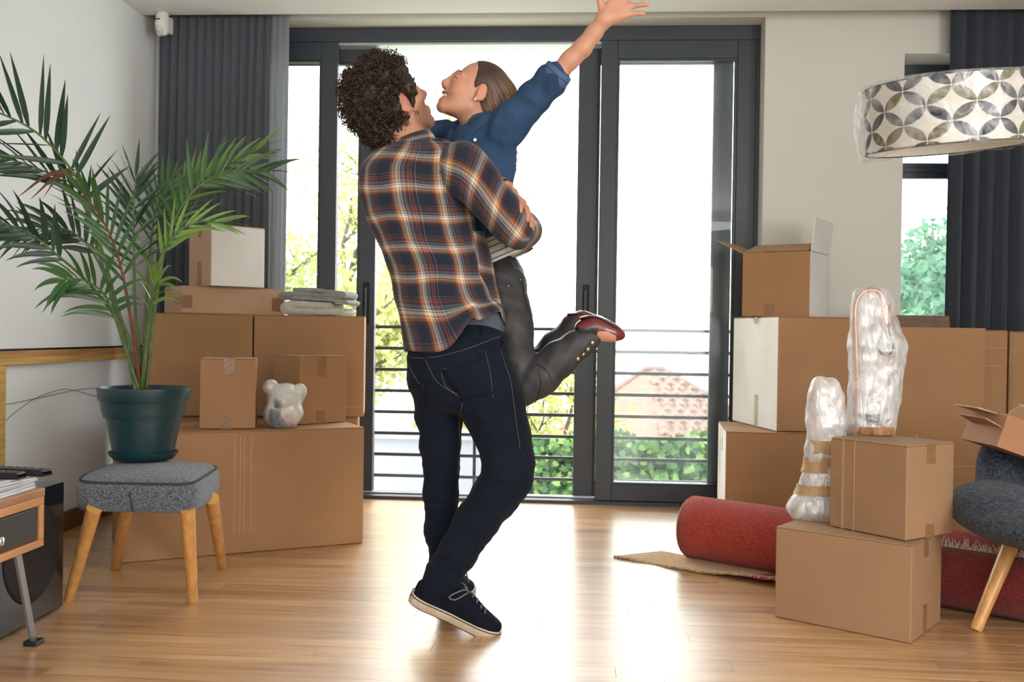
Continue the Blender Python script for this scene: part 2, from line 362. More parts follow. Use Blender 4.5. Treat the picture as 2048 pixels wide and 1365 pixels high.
tag(curtain('', -2.19, -1.60, 5.035, 2.60, .03, 13, .017, M_cur, seed=3), 'charcoal pleated curtain left of the sliding doors behind the palm', 'curtain')
sh = curtain('', -1.61, -1.505, 5.045, 2.60, .03, 3, .012, curtain_mat('sheer curtain cloth', (.42, .43, .46), .6), seed=5)
sh.name = 'sheer_curtain'; WL['sheer_curtain'] = WL['curtain']; tag(sh, 'light sheer grey curtain hanging at the left edge of the glass doors', 'curtain')
rc = curtain('', 1.80, 2.75, 5.02, 2.60, .03, 13, .027, curtain_mat('navy grey curtain cloth', (.046, .057, .080), .22), seed=8)
tag(rc, 'dark slate pleated curtain hanging beside the right window', 'curtain')

# ---------------------------------------------------------------- outside
def leaf_mat(name, c, tl=.45):
    m = mat(name, c, .55, var=.4, vs=3); nt = m.node_tree; b = nt.nodes['Principled BSDF']; out = nt.nodes['Material Output']
    t_ = nt.nodes.new('ShaderNodeBsdfTranslucent'); t_.inputs[0].default_value = (min(1, c[0]*1.5), min(1, c[1]*1.4), c[2], 1); mx = nt.nodes.new('ShaderNodeMixShader'); mx.inputs[0].default_value = tl
    nt.links.new(b.outputs[0], mx.inputs[1]); nt.links.new(t_.outputs[0], mx.inputs[2]); nt.links.new(mx.outputs[0], out.inputs['Surface'])
    return m
M_rail = mat('railing metal', (.045, .05, .052), .45, var=.1, vs=4)
rail = thing('balcony_railing', 'dark grey metal railing of horizontal bars outside the open doors', 'railing', (-.4, 5.50, 0))
yr = 5.50
for i in range(8):
    z = .920-.1185*i
    obj('rail_bar', MB().box(-1.9, 1.05, yr-.008, yr+.008, z-.009, z+.009), M_rail, rail, bevel=.002)
for x in (-1.88, -.565, 1.03):
    obj('post', MB().box(x-.008, x+.008, yr+.009, yr+.035, -.12, .93), M_rail, rail, bevel=.002)
# pale garden wall below the balcony, to the left
gw = thing('garden_wall', 'pale rendered garden wall below the balcony seen through the railing at left', 'wall', (-3, 9.3, -3))
M_gw = mat('pale render', (.15, .16, .18), .8, var=.06, vs=2, bump=.03, bs=60)
obj('wall_body', MB().box(-6, -.60, 9.1, 9.4, -3, -.10), M_gw, gw); obj('coping', MB().box(-6, -.58, 9.05, 9.45, -.10, -.03), M_gw, gw, bevel=.01)
struct('ground', MB().box(-400, 400, 5.6, 900, -6.2, -6), mat('far ground', (.45, .5, .42), .9, var=.3, vs=.05), at=(0, 10, -6.2))
# ivy hedge: the big near leaves singly, the rest as one mass
hedge = thing('ivy_hedge', 'leafy green ivy covered wall outside beyond the railing', 'hedge', (1.2, 8.6, -3))
M_ivy = [leaf_mat('ivy leaf dark', (.025, .075, .03), .3), leaf_mat('ivy leaf', (.06, .14, .04), .35), leaf_mat('ivy leaf pale', (.16, .26, .07), .4)]
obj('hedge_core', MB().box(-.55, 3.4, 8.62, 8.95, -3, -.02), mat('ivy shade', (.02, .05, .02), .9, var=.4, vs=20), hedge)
IV = [(0, -.5), (.22, -.42), (.5, -.30), (.33, -.05), (.42, .22), (.14, .2), (0, .55), (-.14, .2), (-.42, .22), (-.33, -.05), (-.5, -.30), (-.22, -.42)]
def ivy_poly(M): return [M @ Vector((a, b, .05*(abs(a)))) for a, b in IV]
def rot_e(a, b, c): return Matrix.Rotation(c, 4, 'Z') @ Matrix.Rotation(b, 4, 'Y') @ Matrix.Rotation(a, 4, 'X')
ip = []
for k in range(3):
    ip.append(obj('ivy_leaf', MB().add([Vector((a*.075, b*.075, .006*abs(a))) for a, b in IV]+[Vector((0, -.01, -.004))], [(i, (i+1) % 12, 12) for i in range(12)]), M_ivy[k], hedge, at=(0, 0, 0)))
rs = random.Random(3)
def ivy_spot():
    x = rs.uniform(-.5, 3.2); top = .02+.05*math.sin(x*7)+rs.uniform(-.02, .05)
    z = top-abs(rs.gauss(0, .35)) if rs.random() < .7 else rs.uniform(-.9, top)
    return Vector((x, 8.60-rs.uniform(.0, .16), z))
nl = 0
while nl < 290:
    p = ivy_spot()
    if not (-.5 < p.x < 2.0 and -.62 < p.z): continue
    k = rs.choice((0, 1, 1, 2, 2)); c = part_copy(ip[k], hedge, p, rot=(PI/2+rs.uniform(-.7, .5), rs.uniform(-.5, .5), rs.uniform(-.8, .8)), scale=(rs.uniform(.7, 1.25),)*3)
    c.rotation_euler.y = rs.uniform(0, 6.3) if rs.random() < .3 else rs.uniform(-.6, .6); nl += 1
for q in ip: q.location = ivy_spot()-WL[hedge.name]; q.rotation_euler = (1.4, 0, 0)
for k in range(3):
    m_ = MB()
    for i in range(700):
        p = ivy_spot(); M = Matrix.Translation(p+Vector((0, .05, 0))) @ rot_e(PI/2+rs.uniform(-.8, .5), rs.uniform(-.5, .5), rs.uniform(-.9, .9)) @ Matrix.Scale(rs.uniform(.045, .085), 4)
        m_.add(ivy_poly(M), [tuple(range(12))])
    obj('ivy_foliage', m_, M_ivy[k], hedge, kind='stuff')
# trees
M_bark = mat('bark', (.10, .085, .07), .9, var=.4, vs=12, bump=.3, bs=40)
def tree(label, base, h, spread, nleaf, leafs, seed, m_leaf, bare=.0, lean=0., thick=.1):
    rs = random.Random(seed); t = thing('tree', label, 'tree', base); tips = []; tr = MB()
    def grow(p, d, L, r, lev):
        pts = [p]; 
        for i in range(4):
            d = (d+Vector((rs.gauss(0, .16), rs.gauss(0, .16), rs.gauss(.03, .10)))).normalized(); p = p+d*L/4; pts.append(p)
            if lev >= 2: tips.append((p, d))
        tr.tube(pts, [r*(1-.14*i) for i in range(5)], 6 if lev < 2 else 4, cap=False)
        if lev >= 4: return
        for _ in range(3 if lev else 5):
            q = pts[rs.choice((2, 3, 4))]; a = rs.uniform(0, 2*PI)
            dd = (d*.55+Vector((math.cos(a), math.sin(a), rs.uniform(-.15, .6)))*(.75*spread)).normalized(); grow(q, dd, L*rs.uniform(.55, .78), r*.55, lev+1)
    grow(Vector(base), Vector((lean, 0, 1)).normalized(), h*.42, thick, 0)
    obj('trunk', tr, M_bark, t, smooth=True)
    vs, fs = [], []
    for i in range(nleaf):
        p, d = rs.choice(tips); p = p+Vector((rs.gauss(0, .10), rs.gauss(0, .10), rs.gauss(-.02, .10)))*h*.22
        M = Matrix.Translation(p) @ rot_e(rs.uniform(0, 6), rs.uniform(0, 6), rs.uniform(0, 6)); s = leafs*rs.uniform(.6, 1.3); o = len(vs)
        vs += [M @ Vector(q) for q in ((0, -s, 0), (s*.5, 0, s*.12), (0, s, 0), (-s*.5, 0, s*.12))]; fs.append((o, o+1, o+2, o+3))
    m_ = MB(); m_.add(vs, fs); obj('foliage', m_, m_leaf, t, kind='stuff')
    return t
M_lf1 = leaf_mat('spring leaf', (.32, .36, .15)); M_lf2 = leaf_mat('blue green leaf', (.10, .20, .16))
tree('leafy spring tree with thin dark branches outside left of the man', (-2.9, 12.8, -3.2), 7.6, 1.0, 13000, .06, 5, M_lf1, lean=.05, thick=.17)
tree('pale spring tree behind the pulled back curtain edge at far left', (-4.6, 13.5, -3.4), 8.6, 1.0, 11000, .06, 9, M_lf1, thick=.15)
tree('low yellow green tree beyond the railing under the lifted shoes', (-1.05, 13.2, -3.4), 4.6, .5, 4500, .06, 14, M_lf1, thick=.1)
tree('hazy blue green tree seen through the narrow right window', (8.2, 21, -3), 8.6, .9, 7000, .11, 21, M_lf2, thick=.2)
# house with a hipped tile roof
hs = thing('house', 'neighbouring house with weathered red tiled hip roof below the balcony', 'house', (4, 29, -6))
M_tile = mat('clay tile', (.20, .115, .095), .75, var=.35, vs=9, bump=.1, bs=30); M_hw = mat('house render', (.7, .67, .6), .8, var=.05)
eL, eR = WY(1090, 880, 26), WY(1580, 880, 26); rL, rR = WY(1288, 742, 30), WY(1330, 737, 30); ez = -1.88; rz = -.17
eL.z = eR.z = ez; rL.z = rR.z = rz; kL, kR = Vector((eL.x, 34, ez)), Vector((eR.x, 34, ez))
up_n = Vector((0, -1, 2.4)).normalized()
m_ = MB().add([eL, eR, rR, rL, kL, kR], [(0, 1, 2, 3), (4, 0, 3), (1, 5, 2), (5, 4, 3, 2), (4, 5, 1, 0)]); obj('roof_deck', m_, mat('roof felt', (.25, .13, .1), .9, var=.3), hs)
obj('house_walls', MB().box(eL.x+.5, eR.x-.5, 26.5, 33.5, -6, ez), M_hw, hs)
nr = 13; tl = None
for i in range(nr):
    f0 = i/nr; a = eL.lerp(rL, f0); b = eR.lerp(rR, f0); n_ = int((b.x-a.x)/.34)
    for k in range(n_):
        x = a.x+(b.x-a.x)*(k+.5)/n_; p = Vector((x, a.y-.02, a.z+.02))
        q = proj = None
        if not (2.2 < x < 5.6): continue
        if tl is None:
            rows = []
            for v in (0, 1):
                rows.append([Vector((u*.17, v*.36*math.cos(.404), v*.36*math.sin(.404)+.03+.035*math.cos(u*PI*1.5)-v*.02)) for u in (-1, -.66, -.33, 0, .33, .66, 1)])
            lipr = [r+Vector((0, 0, -.05)) for r in rows[0]]
            tl = obj('roof_tile', MB().grid([[p+w for w in lipr], [p+w for w in rows[0]], [p+w for w in rows[1]]]), M_tile, hs, at=p)
        else: part_copy(tl, hs, p, rot=(rs.uniform(-.02, .02), 0, rs.uniform(-.02, .02)))
obj('ridge_cap', MB().tube([rL+Vector((0, 0, .03)), rR+Vector((0, 0, .03))], .09, 8), M_tile, hs); obj('hip_cap', MB().tube([eL, rL+Vector((0, 0, .03))], .08, 8), M_tile, hs); obj('hip_cap', MB().tube([eR, rR+Vector((0, 0, .03))], .08, 8), M_tile, hs)
# far hillside and town, the haze put into their pale colours
rs = random.Random(5); m_ = MB()
P = [[(x*12-300, y_, -5+(y_-80)*.016+2*math.sin(x*.7+j)) for x in range(60)] for j, y_ in enumerate(range(80, 500, 30))]
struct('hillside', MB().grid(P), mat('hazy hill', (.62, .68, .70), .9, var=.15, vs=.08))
for i in range(260):
    y_ = rs.uniform(90, 480); x = rs.uniform(-.4, .6)*y_; z = -5+(y_-80)*.016; s = rs.uniform(3, 7)
    m_.box(x-s, x+s, y_, y_+s, z-3, z+rs.uniform(1, 4))
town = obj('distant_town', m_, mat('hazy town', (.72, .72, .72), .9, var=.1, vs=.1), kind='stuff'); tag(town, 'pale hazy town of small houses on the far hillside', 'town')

# ---------------------------------------------------------------- cardboard boxes
def card_mat(name, c, flute='Z'):
    m = mat(name, c, .72, var=.10, vs=3.5); nt = m.node_tree; L = nt.links.new; b = nt.nodes['Principled BSDF']
    tc = nt.nodes.new('ShaderNodeTexCoord'); n = nt.nodes.new('ShaderNodeTexNoise'); n.inputs['Scale'].default_value = 60; n.inputs['Detail'].default_value = 5
    mp = nt.nodes.new('ShaderNodeMapping'); mp.inputs['Scale'].default_value = (3, 3, .15); L(tc.outputs['Object'], mp.inputs[0]); L(mp.outputs[0], n.inputs['Vector'])
    bp = nt.nodes.new('ShaderNodeBump'); bp.inputs['Strength'].default_value = .10; bp.inputs['Distance'].default_value = .004; L(n.outputs['Fac'], bp.inputs['Height']); L(bp.outputs[0], b.inputs['Normal'])
    return m
M_card = card_mat('brown cardboard', (.37, .195, .086)); M_card2 = card_mat('pale cardboard', (.52, .34, .21)); M_card3 = card_mat('grey brown cardboard', (.345, .20, .105))
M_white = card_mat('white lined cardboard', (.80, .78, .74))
M_tape = mat('brown packing tape', (.30, .155, .065), .28, var=.2, vs=30, bump=.15, bs=60, coat=.2)
M_tapec = mat('clear packing tape', (.50, .42, .26), .2, var=.15, vs=30, coat=.4)
M_edge = mat('cut card edge', (.30, .17, .09), .8)
def P4(p, ang): return frame_at(Vector((p[0], p[1], 0)), ang)
def carton(label, p, ang, w, d, z, h, m=None, seam='x', tapes=(), opened=None, group='moving boxes', creases=(), lid=True, F=None, faces=None):
    """box with its near left corner at p, front along ang. seam: axis the lid flaps meet along."""
    m = m or M_card; F = F or P4(p, ang); e = .0012                    # a hair of air to the neighbours
    t = thing('cardboard_box', label, 'box', F @ Vector((0, 0, z)), group)
    T = .004; z0, z1 = z+e, z+h-e
    b = MB()
    if lid:
        b.box(0, w, 0, d, z0, z1-T-.0005, F); bo = obj('carton_body', b, m, t, bevel=.0035)
    else:
        b.box(0, w, 0, T, z0, z1, F).box(0, w, d-T, d, z0, z1, F).box(0, T, T, d-T, z0, z1, F).box(w-T, w, T, d-T, z0, z1, F).box(T, w-T, T, d-T, z0, z0+T, F)
        bo = obj('carton_body', b, m, t)
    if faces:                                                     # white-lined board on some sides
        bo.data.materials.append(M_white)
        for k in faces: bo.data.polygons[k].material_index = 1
    if lid:
        g = .0012
        rects = [(0, w, 0, d/2-g), (0, w, d/2+g, d)] if seam == 'x' else [(0, w/2-g, 0, d), (w/2+g, w, 0, d)]
        for r in rects: obj('lid_flap', MB().box(r[0]+.001, r[1]-.001, r[2]+.001, r[3]-.001, z1-T, z1, F), m, t, bevel=.0012)
    for k in tapes:
        fc, u0, u1, v0, v1 = k[:5]; q = .0009; mm = k[5] if len(k) > 5 else M_tape
        u0, u1, v0, v1 = u0, u1, v0, v1; a = MB()
        if fc == 'front': a.box(u0, u1, -q, .0002, z+v0, z+v1, F)
        elif fc == 'right': a.box(w-.0002, w+q, u0, u1, z+v0, z+v1, F)
        elif fc == 'left': a.box(-q, .0002, u0, u1, z+v0, z+v1, F)
        elif fc == 'top': a.box(u0, u1, v0, v1, z1-.0002, z1+q*.6, F)
        obj('tape', a, mm, t)
    for fc, u0, u1, v0, v1 in creases:                            # scored fold lines pressed into the board
        q = .0012
        a = MB().box(u0, u1, -q, .0002, z+v0, z+v1, F) if fc == 'front' else (MB().box(w-.0002, w+q, u0, u1, z+v0, z+v1, F) if fc == 'right' else MB().box(-q, .0002, u0, u1, z+v0, z+v1, F))
        obj('score_line', a, M_card2, t)
    return t, F
def edge_lip(t, F, w, d, z, h, u='front', n=None, m=None):
    """the row of little flute tears along a box edge"""
# left pile
big_p = Vector((-1.715, 3.668, 0)); ang1 = math.atan2(.477, .823)
carton('largest cardboard box, long and low on the floor behind the grey footstool', (big_p.x, big_p.y), ang1, .951, .46, 0, .492, creases=[('front', u, u+.0025, .08, .47) for u in (.415, .437, .452, .480)])
Z1 = .492
sA, sB = (-1.512, 3.905), (-1.303, 3.965); wv = math.hypot(.209, .06); aa = math.atan2(.06, .209)
carton('small upright taped box on the largest box just right of the potted palm', sA, aa, wv, .20, Z1, .287, seam='y', tapes=[('front', .085, .125, .0, .055), ('front', .09, .135, .225, .286), ('top', .09, .135, .0, .19)])
carton('small box turned corner-on with tape on top, right of the wrapped bear', (-1.176, 4.165), math.atan2(.185, .150), .245, .20, Z1, .295, seam='y', tapes=[('front', .085, .13, .0, .055), ('front', .09, .135, .20, .294), ('top', .09, .135, .0, .19)])
# the tall pair stands on a box behind the largest one
za = D(505, 628, 4.62).z
pa = D(503.5, 840, 4.60); pb = D(505.5, 840, 4.60); pr = D(722, 842, 4.60); ang2 = math.atan2(CX.y, CX.x)+.125
u2 = Vector((math.cos(ang2), math.sin(ang2), 0)); wl_ = .48; hh = D(505, 629, 4.60).z-.4925
wr_ = (pr-pb).length+.004; lp = pa-u2*wl_; sp0 = lp+Vector((-u2.y, u2.x, 0))*.012+u2*.02
carton('brown box standing on the floor behind the largest box of the left pile', (sp0.x, sp0.y), ang2, wl_+wr_-.04, .31, 0, .4922)
carton('large square box under the flat carton, behind the palm in the left pile', (lp.x, lp.y), ang2, wl_-.001, .33, .4925, hh, creases=[('front', .28, .282, .1, .3)])
carton('large square box with the folded blanket on top, in the left pile', (pb.x+.001, pb.y), ang2, wr_, .33, .4925, hh, creases=[('front', .0, wr_, .045, .0475)])
Z2 = .4925+hh
fc_ = D(363, 621.5, 4.60); fang = math.radians(40); fw = .50
carton('flat shallow taped carton lying under the pale box in the left pile', (fc_.x, fc_.y), fang, fw, .26, Z2, .130, m=M_card2, tapes=[('front', .0, .05, .025, .085), ('front', fw-.06, fw, .02, .085), ('left', .0, .10, .04, .075)])
Z3 = Z2+.130
bc_ = D(421.5, 567, 4.64)
carton('pale box topmost of the left pile in front of the curtain', (bc_.x, bc_.y), math.radians(46), .275, .24, Z3, .292, m=M_card2, seam='y', faces=(2,), tapes=[('left', .10, .145, .0, .12), ('left', .10, .14, .235, .29)])
# right near pair
A_, B_ = Vector((.642, 3.228)), Vector((.989, 2.986)); an = math.atan2(B_.y-A_.y, B_.x-A_.x); wA = (B_-A_).length; H1 = .292
carton('wide cardboard box on the floor under the box carrying the wrapped lamp', A_, an, wA, .303, 0, H1, m=M_card3, seam='x', tapes=[('right', .115, .160, .235, H1-.001), ('right', .115, .155, .0, .09)])
C_, E_ = Vector((.815, 3.252)), Vector((.986, 3.036)); an2 = math.atan2(E_.y-C_.y, E_.x-C_.x); w2 = (E_-C_).length
carton('taped corrugated box carrying the tall wrapped copper lamp', C_, an2, w2, .245, H1, .287, m=M_card3, seam='x', tapes=[('right', .10, .145, .0, .04), ('right', .10, .145, .225, .286), ('top', .0, w2, .1, .145, M_card3)], creases=[('front', u, u+.002, .0, .285) for u in (.045, .05, .09)])
H2 = H1+.287
# right far stack
zr = .473
c3 = G(1452, 863, zr); l3 = G(1434, 839, zr); v3 = Vector((l3.x-c3.x, l3.y-c3.y)); d3 = .52; a3 = math.atan2(-v3.x, v3.y)
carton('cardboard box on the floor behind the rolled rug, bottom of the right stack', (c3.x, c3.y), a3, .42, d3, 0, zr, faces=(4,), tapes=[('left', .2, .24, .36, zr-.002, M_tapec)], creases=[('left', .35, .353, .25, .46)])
c4 = G(1553, 864, zr); l4 = G(1461, 841, zr); a4 = math.atan2(-(l4.x-c4.x), l4.y-c4.y); h4 = D(1555, 632, (c4-CAM0).dot(CZ)).z-zr
d4 = .55
carton('big box with one white side standing in the middle of the right stack', (c4.x, c4.y), a4, .36, d4, zr, h4, faces=(4,), tapes=[('left', .22, .26, .0, .15, M_tapec), ('left', .24, .275, h4-.035, h4-.002, M_tapec)], creases=[('front', .008, .010, .02+.046*i, .035+.046*i) for i in range(11)])
z5 = zr+h4
c5 = D(1620, 630, 4.5); a5 = math.radians(-29); w5, d5, h5 = .315, .315, .30; l5 = Vector((c5.x, c5.y))-Vector((math.cos(a5), math.sin(a5)))*w5
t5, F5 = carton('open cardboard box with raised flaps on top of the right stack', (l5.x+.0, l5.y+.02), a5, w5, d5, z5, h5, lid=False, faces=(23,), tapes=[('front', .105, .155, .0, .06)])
def flap(t, F, a, b, out, L, m=M_card, name='flap'):
    """a flap hinged along a-b (box space), leaning along out"""
    o = Vector(out).normalized()*L; a, b = Vector(a), Vector(b); k = (b-a).normalized()*.006
    obj(name, MB().quad(*[F @ q for q in (a, b, b+o-k, a+o+k)], t=.004), m, t)
zt5 = z5+h5
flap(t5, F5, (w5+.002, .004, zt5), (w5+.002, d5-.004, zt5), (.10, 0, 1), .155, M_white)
flap(t5, F5, (-.002, d5-.004, zt5), (-.002, .004, zt5), (-1, 0, .48), .15)
flap(t5, F5, (.008, .002, zt5+.001), (w5-.008, .002, zt5+.001), (0, .95, .26), .15)
flap(t5, F5, (w5-.008, d5-.002, zt5+.001), (.008, d5-.002, zt5+.001), (0, -.9, .3), .14)
# right big ones
c6 = G(1963, 1082, 0); d6 = (c6-CAM0).dot(CZ); h6 = D(1974, 656.6, d6).z; a6 = math.atan2(CX.y, CX.x)-.02; w6 = .50
u6 = Vector((math.cos(a6), math.sin(a6))); n6 = Vector((-u6.y, u6.x)); l6 = Vector((c6.x, c6.y))-u6*w6
t6, F6 = carton('tallest brown box, standing behind the wrapped lamp with its rear flap up', (l6.x, l6.y), a6, w6, .36, 0, h6, lid=False, m=M_card, creases=[('front', .20, .208, .43, .47), ('front', .02, w6-.02, .33, .332)])
flap(t6, F6, (.01, .354, h6), (w6-.01, .354, h6), (0, .05, 1), .060, M_dark)
l7 = Vector((c6.x, c6.y))+u6*.006+n6*.06
carton('slim tall brown box squeezed in right of the tallest box', (l7.x, l7.y), a6, .122, .28, 0, h6-.008, creases=[('front', .004, .118, h6-.088, h6-.086), ('front', .02, .10, h6-.17, h6-.168)])
l8 = l7+u6*.130
carton('tall brown box at the right edge of the picture beyond the chair', (l8.x, l8.y), a6, .42, .28, 0, h6-.012, tapes=[('front', .002, .02, .3, h6-.014)])

# ---------------------------------------------------------------- soft shapes: distance fields turned into one skin
class Field:
    def __init__(s, lo, hi, h):
        s.lo = np.array(lo, np.float32); s.h = h; s.n = np.ceil((np.array(hi)-np.array(lo))/h).astype(int)+2
        s.a = np.full(s.n, .5, np.float32)
    def sub(s, lo, hi):
        i0 = np.clip(np.floor((np.array(lo)-s.lo)/s.h).astype(int), 0, s.n); i1 = np.clip(np.ceil((np.array(hi)-s.lo)/s.h).astype(int)+1, 0, s.n)
        sl = tuple(slice(a, b) for a, b in zip(i0, i1))
        g = [s.lo[k]+np.arange(i0[k], i1[k], dtype=np.float32)*s.h for k in range(3)]
        return sl, g[0][:, None, None], g[1][None, :, None], g[2][None, None, :]
    def put(s, sl, d, k, op='add'):
        a = s.a[sl]
        if a.size == 0: return
        if op == 'add':
            h = np.clip(.5+.5*(a-d)/k, 0, 1); s.a[sl] = a*(1-h)+d*h-k*h*(1-h)
        else:
            d = -d; h = np.clip(.5-.5*(a-d)/k, 0, 1); s.a[sl] = a*(1-h)+d*h+k*h*(1-h)
    def cone(s, a, b, ra, rb, k=.02, op='add'):
        a, b = np.array(a, np.float32), np.array(b, np.float32); R_ = max(ra, rb)+2*k+2*s.h
        sl, X, Y, Z = s.sub(np.minimum(a, b)-R_, np.maximum(a, b)+R_)
        ba = b-a; L2 = float(ba @ ba)+1e-9
        t = np.clip(((X-a[0])*ba[0]+(Y-a[1])*ba[1]+(Z-a[2])*ba[2])/L2, 0, 1)
        d = np.sqrt((X-a[0]-t*ba[0])**2+(Y-a[1]-t*ba[1])**2+(Z-a[2]-t*ba[2])**2)-(ra+(rb-ra)*t)
        s.put(sl, d, k, op)
    def ball(s, c, r, k=.02, op='add'): s.cone(c, c, r, r, k, op)
    def ell(s, c, r, ax=None, k=.02, op='add'):
        """ellipsoid with radii r along the three axes ax"""
        c = np.array(c, np.float32); r = np.array(r, np.float32); A = np.array([list(v) for v in ax], np.float32) if ax is not None else np.eye(3, dtype=np.float32)
        ext = np.sqrt(((A*r[:, None])**2).sum(0))+2*k+2*s.h
        sl, X, Y, Z = s.sub(c-ext, c+ext); X, Y, Z = X-c[0], Y-c[1], Z-c[2]
        q = [(X*A[i, 0]+Y*A[i, 1]+Z*A[i, 2])/r[i] for i in range(3)]
        k0 = np.sqrt(q[0]**2+q[1]**2+q[2]**2); k1 = np.sqrt((q[0]/r[0])**2+(q[1]/r[1])**2+(q[2]/r[2])**2)+1e-9
        s.put(sl, k0*(k0-1)/k1, k, op)
    def chain(s, pts, k=.02):
        """pts: (point, radius) list"""
        for (a, ra), (b, rb) in zip(pts[:-1], pts[1:]): s.cone(a, b, ra, rb, k)
    def wrinkle(s, amp, fn):
        g = [s.lo[k]+np.arange(s.n[k], dtype=np.float32)*s.h for k in range(3)]
        s.a += amp*fn(g[0][:, None, None], g[1][None, :, None], g[2][None, None, :]).astype(np.float32)
    def mesh(s):
        A = s.a; S = A < 0
        c = np.zeros(np.array(S.shape)-1, np.int8)
        for dx in (0, 1):
            for dy in (0, 1):
                for dz in (0, 1): c += S[dx:S.shape[0]-1+dx, dy:S.shape[1]-1+dy, dz:S.shape[2]-1+dz]
        I = np.argwhere((c > 0) & (c < 8)); idx = np.full(c.shape, -1, np.int32); idx[tuple(I.T)] = np.arange(len(I))
        acc = np.zeros((len(I), 3)); cnt = np.zeros(len(I))
        co = [(x, y, z) for x in (0, 1) for y in (0, 1) for z in (0, 1)]
        val = {q: A[I[:, 0]+q[0], I[:, 1]+q[1], I[:, 2]+q[2]] for q in co}
        for q in co:
            for ax in range(3):
                if q[ax] == 0:
                    r = list(q); r[ax] = 1; r = tuple(r); m = (val[q] < 0) != (val[r] < 0)
                    t = np.where(m, val[q]/(val[q]-val[r]+1e-12), 0)
                    p = np.tile(np.array(q, float), (len(I), 1)); p[:, ax] += t
                    acc[m] += p[m]; cnt[m] += 1
        V = (I+acc/np.maximum(cnt, 1)[:, None])*s.h+s.lo
        F_ = []
        for ax in range(3):
            n = [slice(None)]*3; m = [slice(None)]*3; n[ax] = slice(0, -1); m[ax] = slice(1, None)
            a, b = S[tuple(n)], S[tuple(m)]; u, v = [(1, 2), (2, 0), (0, 1)][ax]
            E_ = np.argwhere(a != b); E_ = E_[(E_[:, u] > 0) & (E_[:, v] > 0) & (E_[:, u] < c.shape[u]) & (E_[:, v] < c.shape[v])]
            ins = a[tuple(E_.T)]
            def at(du, dv):
                q = E_.copy(); q[:, u] -= du; q[:, v] -= dv; return idx[tuple(q.T)]
            Q = np.stack([at(1, 1), at(0, 1), at(0, 0), at(1, 0)], 1)
            Q[~ins] = Q[~ins][:, ::-1]; F_.append(Q)
        F_ = np.concatenate(F_); return V, F_[(F_ >= 0).all(1)]
def relax(V, F_, it=2, lam=.5):
    e = np.concatenate([F_[:, [0, 1]], F_[:, [1, 2]], F_[:, [2, 3]], F_[:, [3, 0]]])
    deg = np.bincount(e.ravel(), minlength=len(V))[:, None]
    for _ in range(it):
        S_ = np.zeros_like(V)
        for k in range(3): S_[:, k] = np.bincount(e[:, 0], V[e[:, 1], k], len(V))+np.bincount(e[:, 1], V[e[:, 0], k], len(V))
        V = V*(1-lam)+lam*S_/np.maximum(deg, 1)
    return V
def waves(seed, freqs, n=10, aniso=(1, 1, 1)):
    rs = np.random.RandomState(seed); K = rs.normal(size=(n, 3)); K = K/np.linalg.norm(K, axis=1)[:, None]*rs.choice(freqs, n)[:, None]*np.array(aniso); ph = rs.uniform(0, 6.28, n)
    def fn(X, Y, Z):
        s_ = 0
        for (a, b, c), p in zip(K, ph): s_ = s_+np.sin(a*X+b*Y+c*Z+p)
        return s_/n**.5
    return fn
def normals(V, F_):
    N = np.zeros_like(V); n = np.cross(V[F_[:, 2]]-V[F_[:, 0]], V[F_[:, 3]]-V[F_[:, 1]])
    for k in range(4):
        for j in range(3): N[:, j] += np.bincount(F_[:, k], n[:, j], len(V))
    return N/np.maximum(np.linalg.norm(N, axis=1), 1e-9)[:, None]
def skin(name, f, m, parent=None, it=2, **k):
    V, F_ = f.mesh(); V = relax(V, F_, it); o = obj(name, (V, F_), m, parent, smooth=True, **k); return o, V, F_
def loft_px(rows, d, ratio=.8, n=40, amp=.0, seed=1, freqs=(30, 60), cap=True, sq=2.4):
    """rows (y, x_left, x_right[, depth]) of an outline; rings are squarish ovals, ratio = depth/width"""
    P = []
    for r in rows:
        dd = r[3] if len(r) > 3 else d; a, b = D(r[1], r[0], dd), D(r[2], r[0], dd); c = (a+b)/2; u = (b-a)/2; w = CZ*u.length*ratio; row = []
        for k in range(n):
            t = 2*PI*k/n; ct, st = math.cos(t), math.sin(t); ct = math.copysign(abs(ct)**(2/sq), ct); st = math.copysign(abs(st)**(2/sq), st)
            row.append(c+u*ct+w*st)
        P.append(row)
    m_ = MB().grid(P, close=True)
    if cap:
        R_ = len(P); m_.f += [tuple(range(n-1, -1, -1)), tuple(range((R_-1)*n, R_*n))]
    if amp:
        V = np.array(m_.v); fn = waves(seed, freqs, 14); c = V.mean(0); N = V-c; N[:, 2] *= .3; N /= np.linalg.norm(N, axis=1)[:, None]+1e-9
        V = V+N*(amp*fn(V[:, 0], V[:, 1], V[:, 2]))[:, None]; m_.v = [tuple(v) for v in V]
    return m_
def densify(rows, k=4):
    rows = np.array(rows, float); t = np.arange(len(rows)); tt = np.linspace(0, len(rows)-1, (len(rows)-1)*k+1)
    out = []
    for c in range(rows.shape[1]):                                # smooth through the given rows
        y_ = rows[:, c]; m = np.gradient(y_); i = np.minimum(tt.astype(int), len(rows)-2); f = tt-i
        h00 = 2*f**3-3*f**2+1; h10 = f**3-2*f**2+f; h01 = -2*f**3+3*f**2; h11 = f**3-f**2
        out.append(h00*y_[i]+h10*m[i]+h01*y_[i+1]+h11*m[i+1])
    return np.stack(out, 1)
def spline(pts, k=8): return [Vector(p) for p in densify([tuple(p) for p in pts], k)]

